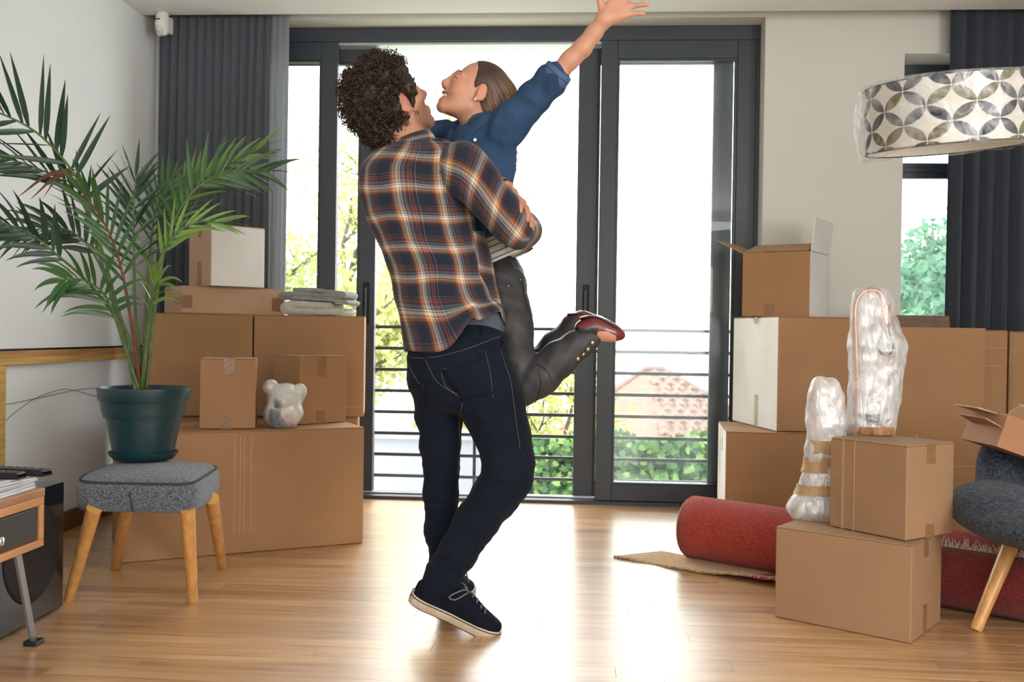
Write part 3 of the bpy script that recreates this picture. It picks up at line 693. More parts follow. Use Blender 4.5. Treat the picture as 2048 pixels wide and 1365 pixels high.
# ---------------------------------------------------------------- footstool, pot and palm
M_stool = weave('grey speckled cloth', (.165, .19, .225), (.030, .037, .050), 640)
M_beech = mat('honey beech', (.66, .33, .10), .38, var=.25, vs=6, vscale=(8, 8, 1), coat=.15)
M_pipe = mat('dark piping', (.035, .04, .05), .9)
st = thing('footstool', 'grey speckled fabric footstool with four splayed wooden legs carrying the potted palm', 'stool', (-1.47, 3.38, 0))
q0, q1, q2 = [G(*p_, .335).xy for p_ in ((139, 1014), (392, 1020), (447, 978))]; q3 = q0+q2-q1
def quadp(u, v): u, v = (u+1)/2, (v+1)/2; return q0*(1-u)*(1-v)+q1*u*(1-v)+q2*u*v+q3*(1-u)*v
def srect(t, n=7.): c, s_ = math.cos(t), math.sin(t); r = (abs(c)**n+abs(s_)**n)**(-1/n); return r*c, r*s_
rings = [(.0, .318), (.9, .318), (.96, .321), (.99, .335), (1.0, .355), (1.0, .385), (.985, .402), (.955, .415), (.90, .424), (.8, .432), (.6, .440), (.3, .4445), (.0, .4455)]
N_ = 72; P = []
for s_, z in rings:
    row = []
    for k in range(N_):
        u, v = srect(2*PI*k/N_); w = quadp(u*s_, v*s_); dz = -.022*max(0, -v*s_-.5)**1.5 if z > .36 else 0
        row.append(Vector((w.x, w.y, z+dz)))
    P.append(row)
obj('seat', MB().grid(P, close=True), M_stool, st, smooth=True)
obj('piping', MB().tube([p+Vector((0, 0, .002)) for p in P[7]]+[P[7][0]], .0042, 6, cap=False), M_pipe, st, smooth=True)
a = quadp(-.05, -1); obj('seam', MB().tube([Vector((a.x, a.y-.001, .385)), Vector((a.x+.012, a.y-.001, .325))], .003, 5), M_pipe, st)
for foot, top in (((137, 1202), (178, 1026)), ((386, 1204), (366, 1028)), ((229, 1138), (246, 1018)), ((445, 1137), (416, 1006))):
    f_, t_ = G(*foot, .0), G(top[0], top[1]-5, .332)+Vector((0, .035, 0))
    ax = (t_-f_); lg = obj('leg', MB().tube([f_, f_+ax*.02, f_+ax*.5, t_], [.0155, .0165, .020, .0235], 16), M_beech, st, smooth=True, auto=.8)
    lg.location.z += .0002
pc = D(287, 918, 3.40); pc.z = .4462
M_pot = mat('teal plastic', (.006, .032, .038), .38, var=.1, vs=6)
sa = MB().lathe([(.0, 0), (.085, 0), (.096, .003), (.109, .018), (.1135, .026), (.114, .029), (.112, .0292), (.107, .02), (.094, .007), (0, .006)], 48, Matrix.Translation(pc))
o = obj('plant_saucer', sa, M_pot, smooth=True, auto=.9); tag(o, 'dark teal plastic saucer under the plant pot on the grey footstool', 'saucer')
pl = thing('potted_palm', 'tall feathery palm in a dark teal plastic pot standing on the footstool', 'plant', pc+Vector((0, 0, .007)))
pz = pc+Vector((0, 0, .0075))
obj('pot', MB().lathe([(0, 0), (.092, 0), (.096, .004), (.100, .02), (.133, .190), (.1335, .195), (.145, .196), (.1465, .199), (.1525, .236), (.1525, .240), (.149, .2405), (.1455, .236), (.138, .17), (.13, .14), (0, .14)], 56, Matrix.Translation(pz)), M_pot, pl, smooth=True, auto=.7)
sm = MB(); 
sm.lathe([(.138, .205), (.1, .214), (.05, .216), (0, .22)], 40, Matrix.Translation(pz), cap0=False)
obj('soil', sm, mat('potting soil', (.02, .014, .01), .95, var=.5, vs=60, bump=1, bs=120), pl, smooth=True)
M_fr = mat('palm green', (.045, .125, .035), .42, var=.35, vs=9, spec=.5); M_fr2 = mat('palm light green', (.14, .26, .045), .42, var=.3, vs=9); M_fr3 = mat('palm dark green', (.018, .055, .028), .4, var=.3, vs=9)
M_st = mat('palm stalk', (.09, .15, .04), .5, var=.4, vs=30); M_red = mat('red brown stem', (.17, .05, .028), .6, var=.5, vs=30, vscale=(1, 1, .2)); M_dry = mat('dry brown leaf', (.16, .05, .02), .7, var=.4, vs=20)
base0 = D(281, 772, 3.40)
def frond(path, n, ln, t0=.4, side=(0, 1, 0), ang=.9, droop=.5, sides=(1, -1), m=None, wid=.0085, taper=.45, seed=0, lift=0., red=False):
    """path of (px, py, depth); n leaflets set along the outer part, alternating sides"""
    rs = random.Random(seed); m = m or M_fr
    pts = [base0+Vector((rs.uniform(-.018, .022), rs.uniform(-.02, .02), -.02))]+[D(*p) for p in path]
    C_ = spline(pts, 8); nC = len(C_)
    fr = obj('frond', MB().tube(C_, [.0068*(1-.82*i/nC)+.0006 for i in range(nC)], 6), M_red if red else M_st, pl, smooth=True)
    nrm = Vector(side)
    for i in range(n):
        t = t0+(1-t0)*(i/(n-1)) if n > 1 else 1; x = t*(nC-1); j = min(int(x), nC-2); p = C_[j].lerp(C_[j+1], x-j); T = (C_[min(j+2, nC-1)]-C_[max(j-1, 0)]).normalized()
        sd = sides[i % len(sides)]; S_ = T.cross(CZ*1.0+CX*.0)
        S_ = (S_.normalized()*sd+nrm*lift*0+CZ*rs.uniform(-.5, .5)*.9).normalized()
        e = (i/(n-1))
        L_ = ln*(1-taper*abs(e-.35)**1.3*1.4)*rs.uniform(.85, 1.1); al = ang*(1-.55*e)+rs.uniform(-.12, .12)
        d0 = (T*math.cos(al)+S_*math.sin(al)).normalized(); K_ = 6; row = []; q = p.copy(); dd = d0
        up_ = CZ if rs.random() < .6 else Vector((0, 0, 1)); w0 = wid*rs.uniform(.85, 1.15)
        if i == n-1: dd = T
        for k in range(K_+1):
            s_ = k/K_; wd = w0*min(1, .30+3.2*s_)*(1-s_**2.2)*1.0+.0004
            X_ = dd.cross(up_); X_ = X_.normalized() if X_.length > .1 else Vector((1, 0, 0))
            nn = X_.cross(dd).normalized()
            row.append([q-X_*wd, q+nn*wd*.28, q+X_*wd]); q = q+dd*L_/K_; dd = (dd+Vector((0, 0, -droop*(.3+s_)*.55))*(1/K_)*2).normalized()
        obj('leaflet', MB().grid(row), m, fr, smooth=True)
    return fr
A9 = math.radians
frond([(236, 640, 3.36), (196, 500, 3.30), (160, 370, 3.22), (85, 275, 3.12), (-5, 225, 3.02), (-80, 215, 2.95)], 26, .235, .46, ang=1.05, droop=.12, sides=(-1, -1, 1), m=M_fr3, wid=.0105, seed=1)
frond([(240, 630, 3.40), (200, 490, 3.38), (150, 385, 3.30), (70, 335, 3.2), (-40, 305, 3.1)], 24, .20, .5, ang=.55, droop=.35, m=M_fr3, seed=2)
frond([(238, 650, 3.35), (180, 570, 3.25), (120, 515, 3.15), (60, 468, 3.08), (-10, 440, 3.0)], 20, .17, .58, ang=.75, droop=.9, m=M_fr3, wid=.010, seed=3)
frond([(242, 640, 3.45), (205, 540, 3.45), (165, 480, 3.42), (110, 455, 3.38), (30, 470, 3.34)], 22, .17, .5, ang=.85, droop=.8, m=M_fr3, wid=.010, seed=4)
frond([(272, 640, 3.42), (268, 520, 3.44), (267, 420, 3.46), (272, 352, 3.46)], 32, .20, .45, ang=.95, droop=.35, m=M_fr3, wid=.0075, seed=5)
frond([(312, 600, 3.40), (338, 470, 3.42), (385, 385, 3.46), (450, 348, 3.50), (535, 342, 3.52)], 34, .20, .42, ang=.9, droop=.75, m=M_fr, wid=.009, seed=6)
frond([(308, 610, 3.48), (328, 480, 3.54), (368, 395, 3.60), (430, 345, 3.66), (520, 298, 3.72)], 32, .19, .45, ang=.75, droop=.65, m=M_fr2, wid=.008, seed=7)
frond([(300, 620, 3.35), (318, 530, 3.33), (350, 470, 3.32), (395, 445, 3.34), (445, 445, 3.36)], 24, .15, .45, ang=.6, droop=.4, m=M_fr2, wid=.006, seed=8)
frond([(252, 700, 3.36), (228, 630, 3.30), (205, 585, 3.24), (165, 560, 3.18), (125, 560, 3.12)], 24, .19, .38, ang=1.15, droop=1.25, m=M_fr, wid=.009, seed=9)
frond([(296, 660, 3.32), (306, 590, 3.26), (318, 560, 3.22)], 12, .17, .5, ang=.8, droop=1.5, m=M_fr2, wid=.006, seed=10)
frond([(262, 640, 3.30), (238, 520, 3.22), (205, 440, 3.16), (165, 385, 3.1)], 24, .19, .4, ang=.65, droop=.5, m=M_fr, wid=.0075, seed=11, red=True)
frond([(292, 620, 3.46), (300, 500, 3.5), (315, 410, 3.54), (345, 360, 3.58)], 24, .19, .45, ang=.85, droop=.6, m=M_fr, wid=.0085, seed=12)
for k, (x, y_, r) in enumerate(((276, 735, .012), (292, 700, .0105), (266, 740, .009))):
    a = base0+Vector(((k-1)*.012, .0, -.03)); b = D(x, y_, 3.39); obj('stem', MB().tube([a, a.lerp(b, .5), b], [r*1.3, r, r*.75], 10), M_red, pl, smooth=True)
for i, (p, q) in enumerate((((150, 345), (35, 395)), ((155, 350), (60, 400)), ((150, 340), (85, 398)))):
    a, b = D(*p, 3.2), D(*q, 3.18); m0 = a.lerp(b, .45)+Vector((0, 0, .03)); C_ = spline([a, m0, b], 5); row = []
    for k, c in enumerate(C_):
        w = .007*math.sin(PI*min(1, (k+1)/(len(C_))))+.0005; row.append([c-CY_*w, c+CZ*w*.6, c+CY_*w])
    obj('dry_leaflet', MB().grid(row), M_dry, pl, smooth=True)
# two loose wires along the left wall
def WXp(px, py, X): r = ray(px, py); return CAM0+r*(X/r.x)
for i, pts in enumerate([[(-60, 822), (0, 812), (75, 797), (150, 781), (197, 776), (240, 772)], [(-40, 880), (0, 852), (32, 824), (72, 797), (120, 780), (152, 782), (197, 795), (240, 806)]]):
    o = obj('wire', MB().tube(spline([WXp(*p, XL+.004) for p in pts], 6), .0010, 6), M_seam, smooth=True)
    tag(o, ['upper thin wire running straight along the lower left wall', 'lower thin wire looping down along the lower left wall'][i], 'wire', 'loose wires on the left wall')

# ---------------------------------------------------------------- media bench, speaker, magazines, remotes
M_teak = mat('reddish wood', (.40, .17, .07), .4, var=.35, vs=5, vscale=(7, .8, 7), coat=.15); M_teak2 = mat('orange wood edge', (.55, .25, .10), .4, var=.25, vs=5, vscale=(7, .8, 7))
M_black = mat('black laminate', (.012, .013, .016), .35); M_dgrey = mat('charcoal drawer front', (.035, .034, .034), .5, var=.2, vs=40)
k0 = D(88, 1092, 2.72); k1 = D(88.6, 976, 2.72); bxF, bY1 = k0.x, k0.y; z0, z1 = k0.z, k1.z
bench = thing('media_bench', 'low reddish wood bench with a charcoal drawer at the left edge', 'cabinet', (bxF-.2, bY1-.5, 0))
obj('top_board', MB().box(bxF-.42, bxF+.002, bY1-1.2, bY1, z1-.022, z1), M_teak, bench, bevel=.002)
obj('cabinet_body', MB().box(bxF-.41, bxF-.015, bY1-1.2, bY1-.001, z0+.002, z1-.023), M_teak, bench)
obj('front_frame', MB().box(bxF-.015, bxF, bY1-1.2, bY1, z1-.045, z1-.0225), M_teak2, bench, bevel=.002)
obj('front_frame', MB().box(bxF-.015, bxF, bY1-1.2, bY1, z0, z0+.02), M_teak2, bench, bevel=.002); obj('front_frame', MB().box(bxF-.015, bxF, bY1-.02, bY1, z0+.02, z1-.045), M_teak2, bench, bevel=.002)
dr = obj('drawer', MB().box(bxF-.014, bxF-.005, bY1-.5, bY1-.024, z0+.024, z1-.049), M_dgrey, bench, bevel=.002)
kn = WXp(2, 1082, bxF+.01); obj('knob', MB().lathe([(0, 0), (.004, 0), (.004, .015), (.011, .018), (.012, .024), (.009, .028), (0, .0285)], 20, Matrix.Translation((bxF-.006, kn.y-.01, kn.z)) @ Matrix.Rotation(PI/2, 4, 'Y')), mat('chrome knob', (.8, .8, .8), .15, metal=1), dr, smooth=True)
f0 = G(66, 1290); M_steel = mat('brushed steel', (.34, .37, .40), .35, metal=.75)
for s_, (yy, ff) in enumerate(((bY1-.10, f0), (bY1-1.05, f0-Vector((0, 1.02, 0))))):
    a = Vector((bxF-.03, yy+.02, z0)); b = Vector((ff.x, ff.y, .013)); n_ = (b-a).normalized(); u = n_.cross(Vector((0, 1, 0))).normalized()*.004; w = Vector((0, 1, 0)).lerp(n_, 0)*.013
    obj('leg', MB().add([a+u+w, a+u-w, a-u-w, a-u+w, b+u+w, b+u-w, b-u-w, b-u+w], [(0, 1, 2, 3), (7, 6, 5, 4), (0, 4, 5, 1), (1, 5, 6, 2), (2, 6, 7, 3), (3, 7, 4, 0)]), M_steel, bench)
    obj('foot', MB().box(ff.x-.018, ff.x+.022, ff.y-.022, ff.y+.022, .0005, .014), M_black, bench, bevel=.003)
sp = thing('subwoofer', 'black box speaker with a round grille standing on the floor behind the bench', 'speaker', (-1.8, 2.9, 0))
sx, sy1 = -1.628, 3.072; sz = D(126, 966, 3.16).z; sy0 = sy1-.372
obj('enclosure', MB().box(sx-.36, sx, sy0, sy1, .004, sz), mat('black gloss speaker', (.008, .009, .012), .25, coat=.3), sp, bevel=.004)
obj('grille', MB().lathe([(0, .012), (.10, .011), (.145, .007), (.152, 0)], 48, Matrix.Translation((sx, (sy0+sy1)/2, .215)) @ Matrix.Rotation(PI/2, 4, 'Y')), mat('black grille', (.014, .015, .018), .6, bump=.5, bs=300), sp, smooth=True)
for yy in (sy0+.03, sy1-.03): obj('foot', MB().box(sx-.33, sx-.02, yy-.015, yy+.015, 0, .004), M_black, sp)
# magazines under the remotes
M_mag = [mat('magazine grey', (.40, .43, .46), .3, var=.4, vs=14), mat('magazine white', (.72, .72, .72), .3, var=.2, vs=10), mat('magazine blue grey', (.26, .30, .36), .3, var=.4, vs=18), mat('magazine black', (.05, .05, .06), .3, var=.3, vs=10)]
mw = [('white', 'bottom'), ('grey', 'second from the bottom'), ('white', 'third from the bottom'), ('blue grey', 'third from the top'), ('white', 'second from the top'), ('silver grey', 'top')]
zz = z1+.0006; mx0 = bxF-.118
for i in range(6):
    h_ = .0062; F = frame_at((mx0-.004*(i % 3), bY1-.105+.006*(i % 2), zz), .05-.04*i+.05*(i % 2)); m_ = (M_mag[1], M_mag[0], M_mag[1], M_mag[2], M_mag[1], M_mag[0])[i]
    t = thing('magazine', 'thin %s magazine, %s of the small stack under the remotes' % mw[i], 'magazine', (mx0, bY1-.13, zz), 'magazines on the bench')
    obj('pages', MB().box(-.098, .098, -.118, .098, .0006, h_-.0006, F), M_mag[1], t); obj('cover', MB().box(-.10, .10, -.12, .10, h_-.0006, h_, F), m_, t)
    obj('back_cover', MB().box(-.10, .10, -.12, .10, 0, .0006, F), m_, t); zz += h_+.0003
M_rem = mat('black remote plastic', (.010, .010, .012), .5, spec=.25); M_btn = mat('grey rubber button', (.09, .09, .10), .6)
for i, (px, py, rz_, L_, lab) in enumerate(((64, 941, -.18, .20, 'long black remote control pointing right, at the back of the magazine stack'), (22, 955, -.05, .16, 'short black remote control in the middle of the magazine stack'), (-4, 966, .06, .15, 'black remote control nearest the camera on the magazine stack'))):
    p = Vector(((bxF-.066, bY1-.03, 0), (bxF-.085, bY1-.10, 0), (bxF-.115, bY1-.19, 0))[i]); F = frame_at((p.x, p.y, zz+.0004), rz_)
    t = thing('remote_control', lab, 'remote', (p.x, p.y, zz), 'remotes on the bench'); hw = .022
    prof = [[F @ Vector((s_*L_/2, hw*u, (.004 if abs(u) == 1 else .017)*(1 if abs(s_) < 1 else .7))) for u in (-1, -.8, 0, .8, 1)] for s_ in (-1, -.96, 0, .96, 1)]
    b0 = [[F @ Vector((s_*L_/2, hw*u*.9, .0)) for u in (-1, 1)] for s_ in (-1, 1)]
    m_ = MB().grid(prof); m_.add([b0[0][0], b0[0][1], b0[1][1], b0[1][0]], [(0, 1, 2, 3)])
    m_.box(-L_/2*.99, L_/2*.99, -hw*.97, hw*.97, 0, .006, F); obj('casing', m_, M_rem, t, auto=.6)
    for a in range(7):
        for b in (-.5, 0, .5): obj('button', MB().box(-L_*.40+a*L_*.12, -L_*.40+a*L_*.12+.009, b*.024-.0035, b*.024+.0035, .0155, .0185, F), M_btn, t)

# ---------------------------------------------------------------- folded blankets on the left pile
def folded(name, label, pts, rad, x0, x1, y0, y1, m, seed, amp=.006):
    """cloth folded to and fro: a profile in x-z carried along y"""
    C_ = spline(pts, 5); rs = np.random.RandomState(seed); n = 9; P = []
    fn = waves(seed, (18, 35), 12); outer = []
    T = [(C_[min(i+1, len(C_)-1)]-C_[max(i-1, 0)]).normalized() for i in range(len(C_))]
    up = [Vector((-t.z, 0, t.x)) for t in T]
    ring = [c+u*rad*(1-.0*i) for i, (c, u) in enumerate(zip(C_, up))]+[C_[-1]+T[-1]*rad*.8]+[c-u*rad for c, u in zip(C_[::-1], up[::-1])]+[C_[0]-T[0]*rad*.8]
    for k in range(13):
        v = k/12; yy = y0+(y1-y0)*v; sh = .012*math.sin(v*5+seed); e = 1 if 0 < k < 12 else .96
        P.append([Vector((p.x+sh+amp*fn(p.x, yy, p.z), yy+amp*fn(p.x+3, yy, p.z+2), max(p.z+amp*.5*fn(p.x+1, yy, p.z+5), ZB+.001))) for p in ring])
    m_ = MB().grid(P, close=True); m_.f += [tuple(range(len(ring)-1, -1, -1)), tuple(range(12*len(ring), 13*len(ring)))]
    o = obj(name, m_, m, smooth=True); return tag(o, label, 'blanket')
ZB = Z2-.001
bl0, bl1 = D(549, 636, 4.66), D(712, 632, 4.72)
M_cream = mat('cream wool', (.56, .53, .44), .95, var=.12, vs=40, bump=.5, bs=220, sheen=.4); M_gwool = mat('grey wool', (.30, .30, .30), .95, var=.2, vs=40, bump=.5, bs=220, sheen=.4)
xa, xb, yy0, yy1 = bl0.x+.01, bl1.x-.01, bl0.y+.0, bl0.y+.24
z = Z2
folded('blanket', 'folded cream blanket lying under the grey one on the left pile', [(xb-.045, 0, z+.018), (xa+.2, 0, z+.018), (xa+.05, 0, z+.018), (xa+.022, 0, z+.034), (xa+.05, 0, z+.050), (xa+.15, 0, z+.049), (xb-.10, 0, z+.043)], .0165, xa, xb, yy0, yy1, M_cream, 2, .004)
folded('blanket', 'folded grey wool blanket on top of the cream blanket beside the flat carton', [(xb-.012, 0, z+.058), (xb-.09, 0, z+.073), (xa+.15, 0, z+.079), (xa+.05, 0, z+.080), (xa+.028, 0, z+.090), (xa+.05, 0, z+.100), (xa+.15, 0, z+.098), (xb-.07, 0, z+.088), (xb-.03, 0, z+.090), (xb-.03, 0, z+.102), (xb-.08, 0, z+.107), (xa+.2, 0, z+.117), (xa+.09, 0, z+.119)], .0098, xa, xb, yy0+.005, yy1+.01, M_gwool, 5, .004)

# ---------------------------------------------------------------- wrapped soft toy
M_film = film('wrapping film', clear=.53, white=.75, ns=30, vs=(1, 1, .35)); M_filmd = film('dense wrapping film', clear=.22, white=.8, ns=26, vs=(1, 1, .5)); M_filmc = film('clear shade film', clear=.82, white=.75, ns=18, rough=.25)
tb = G(570, 858, Z1); td = (tb-CAM0).dot(CZ)+.05; tz = Z1
tc_ = D(568, 820, td)
toy = thing('wrapped_ornament', 'small white bear shaped ornament wrapped in clear film between two small boxes', 'ornament', (tc_.x, tc_.y, Z1))
f = Field(tc_-Vector((.13, .13, .13)), tc_+Vector((.13, .13, .16)), .004)
f.ell(D(568, 826, td), (.074, .06, .062), k=.02); f.ell(D(570, 800, td), (.066, .056, .062), k=.02)
for e in ((541, 775), (598, 783)): f.ball(D(*e, td), .022, .012)
f.ell(D(566, 803, td-.05), (.03, .022, .022), k=.015)
V, F_ = f.mesh(); V = relax(V, F_, 3); V[:, 2] = np.maximum(V[:, 2], Z1+.003)
o = obj('toy', (V, F_), mat('painted toy', (.8, .8, .8), .5, attr='Col'), toy, smooth=True)
q = (V-np.array(tc_)); xr = q @ np.array(CX); zr_ = q @ np.array(CY_); C_ = np.tile(np.array([.78, .74, .62]), (len(V), 1)); fn = waves(4, (40, 70), 8)(V[:, 0], V[:, 1], V[:, 2])*.008
C_[(zr_+fn < .008) & (xr+fn < .012) & (zr_ > -.09) & (xr > -.055)] = (.03, .05, .12); C_[(zr_+fn < -.005) & (xr+fn > .018) & (xr < .05)] = (.62, .20, .26); C_[(abs(xr+.01+fn) < .018) & (abs(zr_-.028+fn) < .016)] = (.04, .05, .08); setcol(o, C_)
V2 = V+normals(V, F_)*(.009+.004*waves(9, (60, 110), 12)(V[:, 0], V[:, 1], V[:, 2]))[:, None]; V2[:, 2] = np.maximum(V2[:, 2], Z1+.0015)
obj('wrapping', (V2, F_), M_film, toy, smooth=True)

# ---------------------------------------------------------------- wrapped copper lamps
M_cop = mat('copper pipe', (.75, .36, .22), .25, metal=.85, var=.15, vs=20); M_bulb = glass('bulb glass'); M_logw = mat('bark edged wood', (.42, .20, .09), .7, var=.5, vs=30, vscale=(1, 1, .3), bump=.4, bs=60); M_black2 = mat('black cord', (.01, .01, .012), .5)
def lamp(label, d, base, rb, zb, pipe, sock, film_rows, ratio, fm, cord=True, seed=1, amp=.0022):
    t = thing('table_lamp', label, 'lamp', (base.x, base.y, zb), 'wrapped copper lamps')
    obj('base', MB().lathe([(0, .001), (rb*.97, .001), (rb, .004), (rb*.99, .022), (rb*.96, .026), (0, .0265)], 40, Matrix.Translation((base.x, base.y, zb))), M_logw, t, auto=.8)
    P_ = spline([D(x, y_, d) for x, y_ in pipe], 6); P_[0].z = zb+.025; P_[0].x = P_[1].x; P_[0].y = P_[1].y
    obj('copper_arm', MB().tube(P_, .0085, 12), M_cop, t, smooth=True)
    a, b = D(*sock[0], d), D(*sock[1], d); obj('socket', MB().tube([a, a.lerp(b, .02), b.lerp(a, .02), b], [.012, .0185, .0185, .016], 20), M_cop, t, auto=.8)
    dn = (b-a).normalized(); M_ = Matrix.Translation(b) @ dn.to_track_quat('Z', 'Y').to_matrix().to_4x4()
    obj('bulb', MB().lathe([(.013, 0), (.014, .02), (.022, .045), (.029, .068), (.028, .086), (.018, .103), (0, .109)], 24, M_), M_bulb, t, smooth=True)
    if cord:
        rs = random.Random(4); c0 = base+Vector((0, -.05, 0)); pts = []
        for i in range(34): a_ = i*.9; pts.append(Vector((base.x-.005+.036*math.cos(a_)*(1+.2*rs.random()), base.y-.018+.018*math.sin(a_*1.3), zb+.045+.018*math.sin(a_*.7)+rs.uniform(-.006, .01))))
        pts += [base+Vector((.045, -.015, .075)), base+Vector((.02, -.02, .105)), base+Vector((-.005, -.015, .118))]
        obj('cord', MB().tube(spline(pts, 4), .0026, 6), M_black2, t, smooth=True)
    rows = densify(film_rows, 6)
    obj('wrapping', loft_px(rows, d, ratio, 90, amp, seed, (60, 100, 150)), fm, t, smooth=True)
    return t
lb = G(1742, 868, H2); lb.y += .0; ld = (lb-CAM0).dot(CZ)
lamp('tall copper pipe lamp wrapped in clear film, standing on the upper taped box', ld, lb, .0715*1.03, H2, [(1716, 860), (1714, 760), (1710, 650), (1711, 610), (1722, 588), (1742, 580), (1759, 586), (1766, 604), (1767, 618)], ((1769, 610), (1770, 648)),
     [(577, 1722, 1762), (582, 1711, 1776), (605, 1704, 1786), (630, 1702, 1790), (660, 1701, 1802), (690, 1697, 1812), (715, 1699, 1812), (745, 1700, 1806), (790, 1698, 1801), (830, 1691, 1795), (855, 1689, 1792), (870, 1695, 1790)], .62, M_film, seed=3)
l2 = Vector((.782, 3.402, H1)); l2d = (l2-CAM0).dot(CZ)
t2 = lamp('shorter lamp bundled in milky wrap with brown tape bands behind the taped box', l2d, l2, .055, H1, [(1629, 1015), (1627, 850), (1626, 800), (1634, 772), (1650, 764), (1668, 772), (1676, 800)], ((1678, 796), (1680, 824)),
     [(757, 1636, 1664), (762, 1627, 1674), (785, 1618, 1686), (815, 1614, 1690), (850, 1612, 1693), (880, 1614, 1690), (915, 1610, 1690), (945, 1606, 1690), (965, 1600, 1690), (985, 1592, 1690), (1000, 1580, 1690), (1018, 1574, 1690), (1032, 1580, 1690), (1042, 1592, 1685)], .72, M_filmd, cord=False, seed=8, amp=.0036)
for i, (ya, yb, xl, xr) in enumerate(((880, 906, 1612.5, 1691), (914, 944, 1607, 1692), (962, 988, 1594, 1692))):
    obj('tape_band', loft_px([(ya+(0, 0, 6)[i], xl+1, xr), ((ya+yb)/2, xl, xr), (yb, xl-(3, 4, 6)[i], xr)], l2d, .735, 56, .002, 20+i, (25, 40), cap=False), mat('tan packing tape', (.52, .33, .16), .4, var=.15, vs=40, bump=.3, bs=60) if i == 0 else bpy.data.materials['tan packing tape'], t2, smooth=True)

# ---------------------------------------------------------------- patterned drum shade on an arc lamp, wrapped in film
sh_c = D(1892, 233, 2.92)
sh = thing('arc_lamp', 'large drum lampshade with navy and olive petal print wrapped in clear film', 'lamp', (2.35, sh_c.y+.1, 0))
Rs, Hs = .226, .188
tilt = Matrix.Rotation(A9(-4.6), 4, CZ) @ Matrix.Rotation(A9(4.6), 4, CX)
MS = Matrix.Translation(sh_c) @ tilt
NU, NV = 640, 150; U, V_ = np.meshgrid(np.arange(NU)/NU, np.arange(NV+1)/NV); TH = U*2*PI
loc = np.stack([Rs*np.cos(TH), Rs*np.sin(TH), (V_-.5)*Hs], -1).reshape(-1, 3)
Mn = np.array(MS); ws = loc @ Mn[:3, :3].T+Mn[:3, 3]
ii, jj = np.meshgrid(np.arange(NU), np.arange(NV)); a = (jj*NU+ii).ravel(); b = (jj*NU+(ii+1) % NU).ravel(); Q = np.stack([a, b, b+NU, a+NU], 1)
M_shade = mat('printed shade fabric', (.8, .8, .8), .8, attr='Col', bump=.1, bs=500)
so = obj('lamp_shade', (ws, Q), M_shade, sh, smooth=True)
pu = (U*11-.25).ravel(); pv = (V_*1.95-.12).ravel()
x45, y45 = pu+pv, pu-pv                              # lattice turned 45 degrees
xi, yi = np.floor(x45), np.floor(y45); fx, fy = x45-xi, y45-yi
dist = np.stack([np.hypot(fx-.5, fy+.5), np.hypot(fx-.5, fy-1.5), np.hypot(fx+.5, fy-.5), np.hypot(fx-1.5, fy-.5)], 1)
kk = dist.argmin(1); pet = dist.min(1) < math.sqrt(.5)-.012
ex = np.where(kk == 2, xi, np.where(kk == 3, xi+1, xi+.5)); ey = np.where(kk == 0, yi, np.where(kk == 1, yi+1, yi+.5))
hsh = np.abs(np.sin(np.round(ex*2)*127.1+np.round(ey*2)*311.7)*43758.5) % 1
palet = np.array([(.018, .019, .035), (.018, .020, .036), (.026, .026, .038), (.07, .062, .062), (.12, .10, .022), (.014, .017, .034)])
Cc = np.tile(np.array([.74, .70, .62]), (len(pet), 1)); Cc[pet] = palet[(hsh[pet]*5.999).astype(int)]
so.data.materials[0] = M_shade; setcol(so, Cc)
obj('shade_lining', MB().lathe([(Rs-.0025, -Hs/2+.001), (Rs-.0025, Hs/2-.001)], 96, MS, False, False), mat('white shade lining', (.78, .76, .70), .8), sh, smooth=True)
for z in (-Hs/2, Hs/2): obj('rim', MB().tube([MS @ Vector((Rs*math.cos(2*PI*k/72), Rs*math.sin(2*PI*k/72), z)) for k in range(73)], .0022, 6, cap=False), mat('dark rim tape', (.03, .03, .04), .7) if z < 0 else bpy.data.materials['dark rim tape'], sh, smooth=True)
top = MS @ Vector((0, 0, Hs/2-.03)); hubm = M_steel
for k in range(3):
    a = 2*PI*k/3+.4; obj('spider_arm', MB().tube([top, MS @ Vector((Rs*math.cos(a), Rs*math.sin(a), Hs/2-.004))], .0025, 6), hubm, sh)
obj('lamp_socket', MB().tube([top+Vector((0, 0, .01)), top-Vector((0, 0, .06))], .018, 16), hubm, sh)
px_ = 2.42
obj('arc_arm', MB().tube(spline([top, top+Vector((.215, .03, .052)), Vector((2.05, sh_c.y+.1, top.z+.06)), Vector((px_, sh_c.y+.12, 1.50)), Vector((px_+.03, sh_c.y+.12, .9)), Vector((px_+.03, sh_c.y+.12, .03))], 8), .011, 10), hubm, sh, smooth=True)
obj('lamp_base', MB().lathe([(0, 0), (.17, 0), (.175, .008), (.17, .028), (.02, .034), (0, .034)], 48, Matrix.Translation((px_+.03, sh_c.y+.12, .0005))), hubm, sh, auto=.7)
# film: a slightly larger, crumpled bag gathered at the left
NU2, NV2 = 150, 40; P = []
fn = waves(31, (14, 26, 48), 16)
prof = [(.40, .525), (.9, .535), (1.02, .52), (1.035, .49)]+[(1.03, .45-.93*k/14) for k in range(15)]+[(1.03, -.51), (1.0, -.535), (.9, -.52)]
for r_, zf in prof:
    row = []
    for k in range(NU2):
        th = 2*PI*k/NU2; c, s_ = math.cos(th), math.sin(th); p = Vector((Rs*r_*c, Rs*r_*s_, zf*Hs))
        left = max(0, -c)**6                                  # the loose gathered end towards the left
        w = .0045*fn(p.x*1.0, p.y*1.0, p.z*.35)
        rr = 1+(w+.004)/Rs+left*.10*math.cos(zf*2.6)
        p = Vector((p.x*rr, p.y*rr, p.z*(1+.03*left)+.004*fn(p.x, p.y+2, 0)*(1 if abs(zf) > .48 else .2)-left*.012*(zf < -.3)))
        row.append(MS @ p)
    P.append(row)
obj('wrapping', MB().grid(P, close=True), M_filmc, sh, smooth=True)

